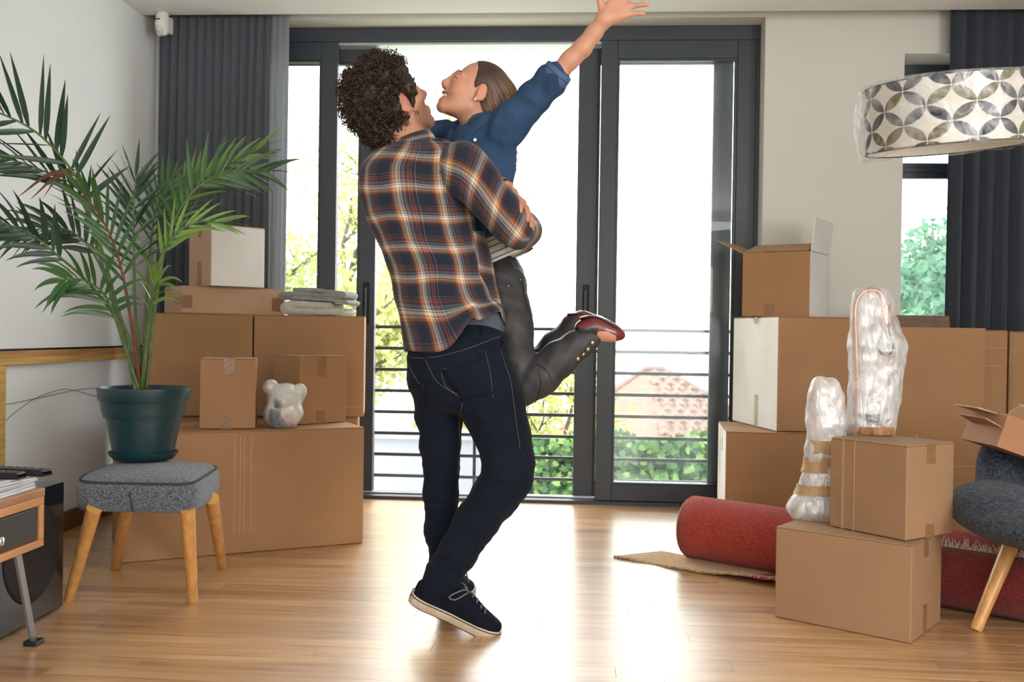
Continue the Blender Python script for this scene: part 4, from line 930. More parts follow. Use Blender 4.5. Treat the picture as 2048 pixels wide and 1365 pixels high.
# ---------------------------------------------------------------- rolled rug
def rug_mat(name, c1, c2):
    m = weave(name, c1, c2, 420, .95, .15); return m
M_rug = rug_mat('red rug pile', (.50, .065, .040), (.30, .03, .022)); M_rugb = rug_mat('dark red rug back', (.21, .022, .018), (.11, .012, .011)); M_tan = weave('tan rug back', (.58, .36, .14), (.45, .26, .10), 300); M_fringe = mat('cream fringe', (.66, .58, .45), .95)
r0, rr_ = G(1385, 1114, 0), .128; r1 = Vector((1.46, 3.345, 0)); ax = (r1-r0); ax.z = 0; ax.normalize(); nx_ = Vector((ax.y, -ax.x, 0))    # towards the camera
if nx_.y > 0: nx_ = -nx_
rug = thing('rolled_rug', 'red woven rug rolled up on the floor behind the boxes, tan tail and fringe showing', 'rug', r0)
Lr = 1.42; prof = []
for i in range(150):                                            # spiral, wound out from the middle
    a = -i/149*2*PI*3.4; r_ = .028+(rr_-.006-.028)*(i/149); prof.append((r_, a))
def rp(s_, r_, a): return r0+ax*s_+nx_*(r_*math.cos(a))+Vector((0, 0, rr_+r_*math.sin(a)+.0005))
P = []
for s_ in np.linspace(0, Lr, 24):
    fat = 1+.004*math.sin(s_*9)
    P.append([rp(s_, r_*fat, a+.9) for r_, a in prof])
ro = obj('rug_roll', MB().grid(P), M_rug, rug, smooth=True); so_ = ro.modifiers.new('thick', 'SOLIDIFY'); so_.thickness = .011; so_.offset = 1
obj('edge_binding', MB().tube([rp(-.002, r_+.003, a+.9) for r_, a in prof], .0062, 6), mat('rug edge cord', (.46, .34, .26), .95, var=.3, vs=90), rug, smooth=True)
# tail lying on the floor in front of the left end
P = []
for j in range(9):
    u = j/8; row = []
    for i in range(15):
        s_ = -.135+.80*i/14+.09*u*(1-i/14)*-1; cu = max(0, (i/14-.35))
        off = .02+.215*u*(1-.1*cu); z = .006+.040*u*u*cu*1.6+.004*math.sin(i*1.7)*u
        row.append(r0+ax*s_+nx_*off+Vector((0, 0, z)))
    P.append(row)
tl_ = obj('rug_tail', MB().grid(P), M_tan, rug, smooth=True); q = tl_.modifiers.new('thick', 'SOLIDIFY'); q.thickness = .007; q.offset = 1
tl_.data.materials.append(M_rug)
for p_ in tl_.data.polygons:
    if (p_.index % 14) > 8: p_.material_index = 1
m_ = MB(); rs = random.Random(8)
for k in range(150):
    s_ = -.20+.86*k/149; u = (s_+.20)/.86; cu = max(0, (u-.35)); p = r0+ax*(s_-.02*(1-u))+nx_*(.233-.02*cu)+Vector((0, 0, .009+.064*cu)); d_ = (nx_*1+ax*rs.uniform(-.5, .5)+Vector((0, 0, -.3+.5*rs.random()))).normalized()*rs.uniform(.012, .024)
    m_.tube([p, p+d_*.6, p+d_+Vector((0, 0, -.004))], [.0014, .0012, .0005], 4)
obj('fringe', m_, M_fringe, rug, kind='stuff')
# outer end of the rug on the right half: fringe seam and the sheet hanging in front
P = []; sR0, sR1 = .66, Lr
for j in range(8):
    a = .62-(.62+.95)*j/7; row = []
    for i in range(20):
        s_ = sR0+(sR1-sR0)*i/19; row.append(r0+ax*s_+nx_*((rr_+.012+.012*j/7)*math.cos(a)+.018*(j/7)**2)+Vector((0, 0, max(.004, rr_+(rr_+.010)*math.sin(a)))))
    P.append(row)
sh_ = obj('rug_outer_sheet', MB().grid(P), M_rugb, rug, smooth=True); q = sh_.modifiers.new('thick', 'SOLIDIFY'); q.thickness = .008; q.offset = -1
m_ = MB()
for k in range(230):
    s_ = sR0+(sR1-sR0)*k/229; a = .62; p = r0+ax*s_+nx_*((rr_+.012)*math.cos(a))+Vector((0, 0, rr_+(rr_+.012)*math.sin(a))); tn = (nx_*-math.sin(a)+Vector((0, 0, math.cos(a)))); L_ = rs.uniform(.018, .045)
    d_ = (tn+ax*rs.uniform(-.7, .7)+(nx_*math.cos(a)+Vector((0, 0, math.sin(a))))*rs.uniform(.05, .4)).normalized()*L_; m_.tube([p, p+d_*.5, p+d_], [.0016, .0014, .0006], 4)
m_.tube([r0+ax*(sR0+(sR1-sR0)*k/20)+nx_*((rr_+.014)*math.cos(.60))+Vector((0, 0, rr_+(rr_+.014)*math.sin(.60))) for k in range(21)], .005, 6)
obj('seam_fringe', m_, M_fringe, rug, kind='stuff')

# ---------------------------------------------------------------- upholstered chair at the right edge
M_chair = weave('dark blue grey knit', (.060, .078, .108), (.010, .014, .022), 380, sheen=.1)
ch = thing('tub_chair', 'dark blue knit upholstered tub chair on wooden legs at the right edge', 'chair', (1.62, 3.25, 0))
cd = 3.12
f = Field((1.02, 2.6, .18), (2.3, 3.9, .68), .008)
cc = Vector((1.60, 3.14, .36))
f.ell((1.62, 3.14, .345), (.44, .42, .095), k=.03)
tip = D(1930, 1002, 3.10); f.ell(tip+Vector((.10, .02, -.005)), (.125, .16, .062), k=.05)
low = D(1990, 1050, 3.12); f.ell(low+Vector((.13, .05, .01)), (.16, .2, .05), k=.05)
bk = [(D(1996, 915, 3.26), .055), (D(1990, 965, 3.24), .052)]; f.chain(bk, .03)
arc = [D(1993, 918, 3.26), Vector((1.62, 3.46, .56)), Vector((1.9, 3.42, .56)), Vector((2.08, 3.15, .54))]
for a, b in zip(arc[:-1], arc[1:]):
    for k in range(5):
        h_ = k/4; f.cone(a*(1-h_)+Vector((a.x, a.y, .36))*h_, b*(1-h_)+Vector((b.x, b.y, .36))*h_, .052, .052, .03)
f.wrinkle(.0025, waves(3, (12, 22), 8))
skin('upholstery', f, M_chair, ch, 3)
ft, tp = G(1951, 1262), D(2024, 1085, 3.14)
def cleg(f_, t_): obj('leg', MB().tube([f_, f_.lerp(t_, .03), f_.lerp(t_, .5), t_], [.0165, .018, .0215, .0255], 16), M_beech, ch, auto=.8)
cleg(ft, tp); cleg(Vector((2.0, 2.85, 0)), Vector((1.9, 2.95, .30))); cleg(Vector((1.45, 3.62, 0)), Vector((1.5, 3.5, .30))); cleg(Vector((2.05, 3.55, 0)), Vector((1.95, 3.45, .30)))
pt = [D(1976+dx, 893+dy, 3.22) for dx, dy in ((6, -2), (0, 4), (-1, 20), (-2, 45), (-4, 72), (-8, 84))]; obj('piping', MB().tube(spline(pt, 4), .0042, 6), M_pipe, ch, smooth=True)
# tilted open box lying across the chair
xo = (CX*.94-CY_*.342); zo = (CX*.342+CY_*.94); yo = zo.cross(xo); o_ = D(1993, 894, 3.05)
FT = Matrix(((xo.x, yo.x, zo.x, o_.x), (xo.y, yo.y, zo.y, o_.y), (xo.z, yo.z, zo.z, o_.z), (0, 0, 0, 1)))
tb_, _ = carton('small open box lying tilted across the dark blue chair', (0, 0), 0, .34, .24, 0, .108, lid=False, F=FT, m=mat('reddish cardboard', (.40, .185, .09), .7, var=.12, vs=4))
flap(tb_, FT, (-.001, .003, .1085), (.335, .003, .1085), (-.05, -.5, .35), .06, M_card2)
flap(tb_, FT, (-.002, .235, .104), (-.002, .06, .104), (-1, -.1, -.05), .065, M_card2); flap(tb_, FT, (-.002, .005, .06), (-.002, .20, .06), (-1, .0, .18), .055, bpy.data.materials['reddish cardboard'])

# ---------------------------------------------------------------- people
def ortho(f_, u_):
    f_ = Vector(f_).normalized(); u_ = Vector(u_); u_ = (u_-f_*u_.dot(f_)).normalized(); return f_.cross(u_), f_, u_          # right side, forward, up
def head(f, c, s_, fw, u, k=1., male=True):
    """skull, jaw and features of a head centred at c"""
    def L(x, y_, z): return c+(s_*x+fw*y_+u*z)*k
    A = (s_, fw, u)
    f.ell(L(0, -.018, .036), Vector((.074, .094, .083))*k, A, .02); f.ell(L(0, .028, -.03), Vector((.060, .066, .082))*k, A, .025)
    jw = .047 if male else .040
    for q in (-1, 1):
        f.cone(L(q*jw, .0, -.062), L(q*.014, .072, -.103), .021*k, .017*k, .022)
        f.ball(L(q*.040, .060, -.022), .024*k, .02)
        f.cone(L(q*.012, .088, .022), L(q*.046, .072, .020), .0085*k, .008*k, .012)
        f.ball(L(q*.031, .104, .002), .0125*k, .010, 'cut'); f.ball(L(q*.031, .079, .002), .0125*k, .004)
        f.cone(L(q*.030, .088, -.0035), L(q*.032, .0895, -.004), .006*k, .006*k, .006)
        f.ball(L(q*.0125, .100, -.036), .0085*k, .008)
        f.ell(L(q*.076, -.012, -.008), Vector((.008, .019, .032))*k, (s_, (fw-u*.25).normalized(), (u+fw*.25).normalized()), .008)
        f.ell(L(q*.086, -.006, -.004), Vector((.006, .009, .018))*k, (s_, (fw-u*.25).normalized(), (u+fw*.25).normalized()), .006, 'cut')
        f.ball(L(q*.074, -.004, -.036), .009*k, .008)
    f.ball(L(0, .080 if male else .077, -.106 if male else -.103), (.0185 if male else .0145)*k, .018)
    nt_ = .113 if male else .107; f.cone(L(0, .090, .014), L(0, nt_, -.026), .0085*k, .0125*k if male else .0108*k, .012); f.cone(L(0, nt_, -.026), L(0, .104, -.037), .011*k, .008*k, .008)
    if male:
        f.cone(L(-.020, .089, -.066), L(.020, .089, -.066), .0085*k, .0085*k, .010); f.cone(L(-.018, .088, -.077), L(.018, .088, -.077), .0085*k, .0085*k, .010)
    else:                                                          # open smile
        for q in (-1, 1):
            f.cone(L(q*.029, .070, -.055), L(q*.014, .088, -.0595), .0055*k, .0070*k, .009); f.cone(L(q*.014, .088, -.0595), L(0, .094, -.061), .0070*k, .0075*k, .008)
            f.cone(L(q*.027, .068, -.061), L(q*.014, .083, -.080), .0055*k, .0070*k, .009); f.cone(L(q*.014, .083, -.080), L(0, .089, -.083), .0070*k, .0078*k, .008)
            f.ball(L(q*.036, .064, -.048), .015*k, .014)
        for q in (-1, 1): f.cone(L(q*.026, .079, -.060), L(0, .099, -.0705), .0045*k, .0078*k, .004, 'cut')
    return L
def hand(f, w, d_, pn, side, k=1., curl=.5, spread=.25):
    """palm and five fingers; w wrist, d_ along the hand, pn out of the palm, side: +1/-1 thumb side"""
    d_ = Vector(d_).normalized(); pn = Vector(pn); pn = (pn-d_*pn.dot(d_)).normalized(); lt = d_.cross(pn)*side
    for a, b in ((-.028, -.030), (-.010, -.012), (.010, .008), (.026, .026)): f.cone(w+lt*a*.6*k, w+(d_*.085+lt*b)*k, .016*k, .0125*k, .012)
    for i, (o, L_) in enumerate(((.029, .072), (.010, .080), (-.010, .074), (-.028, .058))):
        p = w+(d_*.085+lt*o)*k; dd = (d_+lt*o*spread*12).normalized(); a = curl*.5
        for j, (fr, r) in enumerate(((.42, .0088), (.32, .0080), (.26, .0070))):
            q = p+(dd*math.cos(a)+pn*math.sin(a))*L_*fr*k; f.cone(p, q, r*k*1.04, r*k*.94, .004); p = q; a += curl*(1.1, .9, .5)[j]
    p = w+(d_*.022+lt*.024)*k; dd = (d_*.6+lt*.75+pn*.25).normalized(); q = p+dd*.042*k; f.cone(p, q, .0135*k, .0105*k, .01); f.cone(q, q+(d_*.8+lt*.5+pn*.3).normalized()*.032*k, .0100*k, .0085*k, .005)
def PX(*l): return [(D(x, y_, d), r) for x, y_, d, r in l]
def grid_uv(name, P, UV, m, parent, thick=.0, wob=None):
    R_, C_ = len(P), len(P[0]); V = np.array([[tuple(p) for p in row] for row in P]).reshape(-1, 3)
    a = (np.arange(R_-1)[:, None]*C_+np.arange(C_-1)[None]).ravel(); Q = np.stack([a, a+1, a+1+C_, a+C_], 1)
    if wob is not None:
        N = normals(V, Q); E0 = np.arange(R_)*C_; N[E0] = N[E0+C_-1] = (N[E0]+N[E0+C_-1])/2; w = wob(V); w[E0+C_-1] = w[E0]; V = V+N*w[:, None]
    o = obj(name, (V, Q), m, parent, smooth=True)
    UV = np.array(UV).reshape(-1, 2); wu_ = waves(77, (16, 30, 48), 14); wv2 = waves(78, (16, 30, 48), 14); UV = UV+np.stack([wu_(V[:, 0], V[:, 1], V[:, 2]), wv2(V[:, 0], V[:, 1], V[:, 2])], 1)*.0048; uv = UV[Q.ravel()]; l = o.data.uv_layers.new(name='UVMap'); l.data.foreach_set('uv', uv.astype(np.float32).ravel())
    if thick: s_ = o.modifiers.new('thick', 'SOLIDIFY'); s_.thickness = thick; s_.offset = 1
    return o
def _g(c): return tuple(max(0, q)**(1/2.2) for q in c)
def plaid():
    m = bpy.data.materials.new('plaid flannel'); m.use_nodes = True; nt = m.node_tree; b = nt.nodes['Principled BSDF']; L = nt.links.new
    b.inputs['Roughness'].default_value = .95; b.inputs['Sheen Weight'].default_value = .1
    nv, br, ru, cr, tn, gy, bk, rd = (.010, .014, .030), (.055, .026, .022), (.40, .105, .03), (.72, .66, .52), (.42, .22, .10), (.15, .15, .175), (.008, .008, .012), (.30, .055, .035)
    stops = [(0, nv), (.27, br), (.34, ru), (.405, cr), (.42, tn), (.475, cr), (.545, bk), (.56, cr), (.59, gy), (.62, bk), (.632, gy), (.70, br), (.765, rd), (.79, br), (.83, rd), (.85, nv), (.90, gy), (.915, nv)]
    uv = nt.nodes.new('ShaderNodeUVMap'); sp_ = nt.nodes.new('ShaderNodeSeparateXYZ'); L(uv.outputs[0], sp_.inputs[0]); outs = []
    for ax_ in (0, 1):
        mu = nt.nodes.new('ShaderNodeMath'); mu.operation = 'MULTIPLY'; mu.inputs[1].default_value = 1/(.118, .098)[ax_]; L(sp_.outputs[ax_], mu.inputs[0])
        fr = nt.nodes.new('ShaderNodeMath'); fr.operation = 'FRACT'; L(mu.outputs[0], fr.inputs[0]); r = _ramp(nt, [(p_, _g(c_)) for p_, c_ in stops], 'CONSTANT'); L(fr.outputs[0], r.inputs['Fac']); outs.append(r.outputs[0])
    n = nt.nodes.new('ShaderNodeTexNoise'); n.inputs['Scale'].default_value = 900; n.inputs['Detail'].default_value = 2; L(uv.outputs[0], n.inputs['Vector']); r = _ramp(nt, [(.38, (.3,)*3), (.62, (.66,)*3)]); L(n.outputs['Fac'], r.inputs['Fac'])
    mx = nt.nodes.new('ShaderNodeMix'); mx.data_type = 'RGBA'; L(r.outputs[0], mx.inputs[0]); L(outs[0], mx.inputs[6]); L(outs[1], mx.inputs[7]); ga = nt.nodes.new('ShaderNodeGamma'); ga.inputs[1].default_value = 2.2; L(mx.outputs[2], ga.inputs[0]); L(ga.outputs[0], b.inputs['Base Color'])
    bp = nt.nodes.new('ShaderNodeBump'); bp.inputs['Strength'].default_value = .25; bp.inputs['Distance'].default_value = .003; L(n.outputs['Fac'], bp.inputs['Height']); L(bp.outputs[0], b.inputs['Normal'])
    return m
M_skin = mat('skin', (.6, .3, .2), .5, attr='Col', sss=.12, bump=.05, bs=300)
M_plaid = plaid()
def denim(name, c, var): return mat(name, c, .85, spec=.15, var=var, vs=7, bump=.2, bs=700, sheen=.04)
M_jean = denim('dark indigo denim', (.0050, .0098, .020), .3); M_thread = mat('tan stitching', (.13, .10, .08), .8)
M_chamb = denim('mid blue denim', (.035, .080, .165), .35); M_cuff = denim('pale denim inside', (.085, .14, .24), .25); M_wjean = mat('charcoal coated jeans', (.034, .034, .038), .55, var=.25, vs=8, bump=.12, bs=400)
# ------------------------------- the man
man_at = D(905, 700, 3.06); man_at.z = 0
man = thing('person', 'man in plaid flannel shirt and dark jeans seen from behind, lifting the woman', 'person', man_at)
f = Field((-.82, 2.72, -.002), (.10, 3.72, 1.86), .0046)
ms, mf, mu = ortho(cv(.68, .58, .47), cv(-.475, .80, -.31))
mc = D(785, 207, 3.065)
Lm = head(f, mc, ms, mf, mu, 1.0, True)
f.cone(Lm(0, -.03, -.05), D(816, 285, 3.06), .056, .058, .03); f.cone(D(816, 285, 3.06), D(815, 320, 3.07), .056, .055, .03)
f.chain(PX((820, 355, 3.07, .075), (838, 430, 3.06, .10), (865, 530, 3.07, .085), (900, 640, 3.08, .09), (918, 715, 3.08, .095)), .03)
f.chain(PX((770, 335, 3.16, .04), (820, 330, 3.07, .045), (895, 335, 3.0, .04)), .03)
f.chain(PX((900, 335, 2.98, .047), (955, 380, 2.965, .046), (1030, 460, 2.97, .038), (1040, 452, 3.14, .036), (1030, 440, 3.30, .028)), .02)
f.chain(PX((770, 335, 3.17, .045), (850, 375, 3.21, .043), (930, 375, 3.16, .036), (985, 377, 3.10, .030), (1012, 386, 3.06, .026)), .02)
f.chain(PX((880, 770, 3.10, .07), (880, 850, 3.12, .058), (882, 940, 3.13, .044), (886, 1060, 3.13, .042), (895, 1160, 3.13, .036), (897, 1205, 3.13, .036)), .02)
f.chain(PX((965, 775, 3.05, .075), (1000, 860, 3.02, .065), (1015, 935, 3.0, .052), (955, 1035, 2.99, .047), (890, 1140, 2.98, .036), (872, 1170, 2.98, .035)), .02)
# left hand gripping the right sleeve: palm and fingers over the cloth
f.chain(PX((1010, 386, 3.04, .028), (1022, 390, 3.005, .024)), .015)
for fg in (((1016, 382, 3.00), (1034, 397, 2.945), (1041, 412, 2.915), (1040, 425, 2.905)), ((1022, 383, 3.01), (1046, 405, 2.95), (1055, 425, 2.925), (1055, 441, 2.915)), ((1024, 388, 3.02), (1052, 416, 2.965), (1062, 438, 2.94), (1062, 452, 2.93)), ((1020, 394, 3.03), (1050, 424, 2.99), (1064, 448, 2.965), (1064, 459, 2.955))):
    f.chain([(D(*q), r) for q, r in zip(fg, (.0105, .0098, .0092, .0078))], .005)
f.chain([(D(*q), r) for q, r in zip(((1012, 380, 3.0), (1020, 372, 2.96), (1012, 366, 2.935)), (.012, .0105, .009))], .006)
hand(f, D(1028, 437, 3.33), cv(-.8, .1, .2), cv(-.2, 0, 1), 1, .95, .35)
V, F_ = f.mesh(); V = relax(V, F_, 2)
body = obj('body', (V, F_), M_skin, man, smooth=True)
def skin_cols(V, c, s_, fw, u, k, male, base):
    q = V-np.array(c); x, y_, z = q @ np.array(s_)/k, q @ np.array(fw)/k, q @ np.array(u)/k
    C_ = np.tile(np.array(base), (len(V), 1)); n = waves(3, (60, 140), 8)(V[:, 0], V[:, 1], V[:, 2])*.04; C_ *= (1+n)[:, None]
    H_ = (np.abs(x) < .1) & (np.abs(z) < .14) & (np.abs(y_) < .14)
    def blend(w, col): 
        w = (np.clip(w, 0, 1)*H_)[:, None]; C_[:] = C_*(1-w)+np.array(col)*w
    blend(np.exp(-((np.abs(x)-.042)**2+(y_-.07)**2+(z+.028)**2)/.0005)*.35, (.66, .22, .16))
    if male: blend((np.clip((-.042-z+.5*(y_-.02))/.02, 0, 1)*np.clip((y_+.02)/.03, 0, 1)*(z > -.13))*.62, (.16, .09, .065))
    lip = np.exp(-(x**2/(.0007 if male else .0011)+((z+.069)**2)/(.00010 if male else .00022)))*(y_ > (.075 if male else .066)); blend(lip*(.4 if male else .8), (.48, .13, .11))
    ear = np.exp(-((np.abs(x)-.085)**2/.0003+(y_+.01)**2/.0012+z**2/.0018)); blend(ear*.4, (.62, .20, .13))
    return C_
setcol(body, skin_cols(V, mc, ms, mf, mu, 1., True, (.52, .255, .165)))
M_brow = mat('dark brow', (.03, .018, .012), .8); M_eye = mat('eye white', (.75, .72, .68), .2)
for q in (-1, 1):
    obj('eyebrow', MB().tube([Lm(q*x, y_, z) for x, y_, z in ((.012, .098, .026), (.028, .095, .031), (.047, .078, .026))], [.003, .004, .002], 6), M_brow, man, smooth=True)
# hair: a dark mass and loose curls round it
M_hair = mat('brown curly hair', (.030, .018, .011), .55, var=.5, vs=60); M_curl = mat('brown curl', (.045, .026, .015), .5, var=.3, vs=30)
f = Field(mc-Vector((.24, .24, .25)), mc+Vector((.2, .24, .25)), .0045)
blobs = [(772, 188, 3.05, .090), (748, 218, 3.05, .072), (768, 250, 3.05, .060), (780, 155, 3.06, .060), (748, 165, 3.05, .062), (735, 192, 3.07, .055), (788, 205, 3.04, .058), (790, 255, 3.05, .047), (772, 262, 3.05, .05), (798, 190, 3.04, .036), (770, 200, 3.12, .09)]
for x, y_, d, r in blobs: f.ball(D(x, y_, d), r, .03)
f.ell(Lm(0, -.032, .042), (.094, .112, .102), (ms, mf, mu), .03)
f.wrinkle(.0060, waves(21, (60, 110, 190, 260), 30))
f.ball(Lm(.03, .115, -.05), .085, .012, 'cut'); f.ball(Lm(.01, .125, .015), .062, .012, 'cut'); f.ell(Lm(0, .108, .025), (.085, .052, .062), (ms, mf, mu), .01, 'cut'); f.ell(Lm(.078, -.004, -.020), (.03, .026, .040), (ms, mf, mu), .01, 'cut'); f.ell(Lm(-.078, -.004, -.020), (.03, .026, .040), (ms, mf, mu), .01, 'cut')
f.ell(Lm(.06, .0, -.085), (.04, .05, .035), (ms, mf, mu), .01, 'cut')
hair, HV, HF = skin('hair', f, M_hair, man, 1)
rs = random.Random(12); HN = normals(HV, HF); m_ = MB(); cnt = 0; hc = np.array(D(768, 200, 3.06))
qv = HV-np.array(mc); hy = qv @ np.array(mf); hz = qv @ np.array(mu)
er_ = np.linalg.norm(HV-np.array(Lm(.078, -.008, -.012)), axis=1)
ok_ = np.where((HN @ np.array(CZ) < .75) & (er_ > .040) & ~((hy > .02) & (hz < .085)))[0]
while cnt < 1700:
    i = ok_[rs.randrange(len(ok_))]; p = Vector(HV[i]); n = Vector(HN[i])
    if n.length < .5: continue
    t1 = n.orthogonal().normalized(); t1 = (Matrix.Rotation(rs.uniform(0, 6.28), 3, n) @ t1); t2 = n.cross(t1)
    R_ = rs.uniform(.005, .0125); turns = rs.uniform(.8, 1.7); st_ = rs.uniform(.0, .018); lean = rs.uniform(-.4, .9); pts = []
    for k in range(11):
        a = k/10*turns*2*PI; e = k/10
        pts.append(p-n*.004+n*(R_*(1-math.cos(a))*.9+st_*e)+t1*(R_*math.sin(a))+t2*(.016*e*lean))
    m_.tube(pts, [.0019*(1-.55*k/10) for k in range(11)], 3, cap=False); cnt += 1
obj('curls', m_, M_curl, man, smooth=True, kind='stuff')
# shirt body
def yhem(x): return float(np.interp(x, [800, 840, 868, 890, 905, 922, 932, 945, 955, 1000, 1012], [700, 706, 706, 701, 690, 668, 652, 634, 642, 624, 650]))
TR = densify([(280, 784, 892), (288, 768, 912), (299, 750, 928), (314, 734, 934), (334, 720, 937), (365, 717, 941), (400, 721, 945), (440, 734, 950), (480, 753, 957), (520, 770, 965), (560, 781, 974), (600, 788, 985), (640, 797, 996), (675, 804, 1006), (705, 811, 1012)], 5)
P, UV = [], []; NC = 110; vacc = 0; prev = None; yr_, xlr, xrr = TR[:, 0], TR[:, 1], TR[:, 2]
for y_, xl, xr in TR:
    row, uvr = [], []
    for k in range(NC+1):
        t = 2*PI*k/NC; ct, st_ = math.cos(t), math.sin(t); cx_ = math.copysign(abs(ct)**(2/2.3), ct); cz_ = math.copysign(abs(st_)**(2/2.3), st_)
        x = (xl+xr)/2+(xr-xl)/2*cx_; yy = y_
        if y_ > 600: yy = 600+(yhem(x)-600)*(y_-600)/105
        up_ = max(0, (314-y_))*.14                                 # shoulders slope back over the collar
        d = 3.065+cz_*(xr-xl)/2*3.06/1990*(.78 if y_ > 340 else .78+.12*(340-y_)/60)
        row.append(D(x, yy, d)); uvr.append((k/NC*1.06+.02, 0))
    P.append(row)
    if prev is not None: vacc += (sum(row, Vector())/len(row)-prev).length
    prev = sum(row, Vector())/len(row); UV.append([(u_, -vacc) for u_, _ in uvr])
w1 = waves(7, (18, 30, 46), 16, (1, 1, 1.0)); w2 = waves(9, (60, 95), 12)
def wob(V):
    h_ = np.clip((1.12-V[:, 2])/.25, .15, 1); return (.0085*w1(V[:, 0], V[:, 1], V[:, 2])*h_+.0016*w2(V[:, 0], V[:, 1], V[:, 2]))
shirt = grid_uv('shirt', P, UV, M_plaid, man, .003, wob)
cap = []                                                          # yoke closing the shoulders up to the collar
cen = D(826, 281, 3.06)
for e in (0, .35, .7, 1):
    cap.append([p.lerp(cen+(p-cen)*.45+CY_*.006, e) for p in P[0]])
grid_uv('yoke', cap, [[(u_[0], .03*j) for u_ in UV[0]] for j in range(4)], M_plaid, man, .002)
col = []; NK = 40; nb = D(821, 283, 3.06); nd = (mc-nb).normalized()
cax = (CX*.93+CY_*.25).normalized(); caz = (CZ-CX*.1).normalized(); can = cax.cross(caz).normalized(); can = can if can.dot(CY_) > 0 else -can
for e, r_, h_ in ((0, .072, .0), (.5, .068, .022), (1, .066, .034), (1.1, .069, .036), (1.2, .074, .020), (1.3, .080, .004)):
    col.append([nb+cax*(r_*math.cos(2*PI*k/NK))+caz*(r_*math.sin(2*PI*k/NK))+can*(h_-.026+.006*math.cos(2*PI*k/NK)) for k in range(NK+1)])
grid_uv('collar', col, [[(k/NK*.45, .02+.03*e) for k in range(NK+1)] for e in range(6)], M_plaid, man, .0015)
def sleeve(name, rings, ratio=.85, n=48, v0=0., u0=0., wamp=.005, seed=3, sub=6, m=None, uw=.42):
    """rings: (x1, y1, x2, y2, depth) edge to edge"""
    R_ = densify(rings, sub); P, UV = [], []; prev = None; va = v0
    for x1, y1, x2, y2, d in R_:
        a, b = D(x1, y1, d), D(x2, y2, d); c = (a+b)/2; u_ = (a-b)/2; w_ = CZ*u_.length*ratio
        P.append([c+u_*math.cos(2*PI*k/n)-w_*math.sin(2*PI*k/n) for k in range(n+1)])
        if prev is not None: va += (c-prev).length
        prev = c; UV.append([(u0+k/n*uw, -va) for k in range(n+1)])
    wv_ = waves(seed, (28, 48, 70), 14)
    return grid_uv(name, P, UV, m or M_plaid, man, .0025, lambda V: wamp*wv_(V[:, 0], V[:, 1], V[:, 2]))
sleeve('right_sleeve', [(888, 292, 880, 360, 2.99), (908, 283, 894, 384, 2.975), (934, 286, 913, 394, 2.965), (963, 303, 934, 412, 2.96), (988, 331, 957, 438, 2.955), (1009, 363, 981, 463, 2.95), (1031, 393, 1000, 485, 2.95), (1049, 419, 1017, 497, 2.95), (1060, 443, 1034, 501, 2.955), (1064, 460, 1050, 494, 2.965), (1062, 468, 1056, 482, 2.975)], v0=.02, u0=.06, seed=5, wamp=.0042)
def tube_uv(name, pts, rad, m, parent, n=36, wamp=.004, seed=2, u0=0.):
    C_ = spline(pts, 7); r_ = densify([(q,) for q in rad], 7)[:, 0]; mb = MB().tube(C_, list(r_), n, cap=False); V = np.array(mb.v).reshape(len(C_), n, 3); P = [[Vector(p) for p in row]+[Vector(row[0])] for row in V]
    va = np.concatenate([[0], np.cumsum([(C_[i+1]-C_[i]).length for i in range(len(C_)-1)])]); UV = [[(u0+k/n*.36, -va[i]) for k in range(n+1)] for i in range(len(C_))]
    wv_ = waves(seed, (28, 48, 70), 14); return grid_uv(name, P, UV, m, parent, .0025, lambda V: wamp*wv_(V[:, 0], V[:, 1], V[:, 2]))
tube_uv('right_forearm_sleeve', [D(1030, 455, 2.99), D(1042, 460, 3.06), D(1044, 452, 3.16), D(1036, 442, 3.29)], [.052, .056, .050, .042], M_plaid, man, seed=8)
tube_uv('left_sleeve', [D(768, 332, 3.17), D(810, 360, 3.2), D(860, 375, 3.21), D(930, 372, 3.16), D(975, 374, 3.105), D(1006, 384, 3.065)], [.062, .068, .058, .050, .043, .038], M_plaid, man, seed=9, u0=.1)
P, UV = [], []
for i in range(25):                                               # right front tail hanging past the back panel
    v = i/24; y_ = 462+v*166; xl = np.interp(y_, [462, 520, 580, 628], [946, 952, 953, 951]); xr = np.interp(y_, [462, 520, 580, 628], [968, 984, 994, 1006]); row, uvr = [], []
    for k in range(13):
        u_ = k/12; x = xl+(xr-xl)*u_; yy = y_+(4-12*u_)*v; d = 3.005+.055*u_**1.6-.012*math.sin(u_*PI)
        row.append(D(x, yy, d)); uvr.append((.41+u_*.115, -.035-v*.262+.02*u_))
    P.append(row); UV.append(uvr)
fp = grid_uv('front_tail', P, UV, M_plaid, man, .003)
obj('undershirt', loft_px(densify([(612, 890, 1002), (640, 888, 1009), (672, 886, 1008)], 4), 3.072, .86, 60, .002, 3, (40, 70), cap=False), mat('grey jersey', (.075, .09, .115), .9, var=.15, vs=60, bump=.2, bs=500), man, smooth=True)
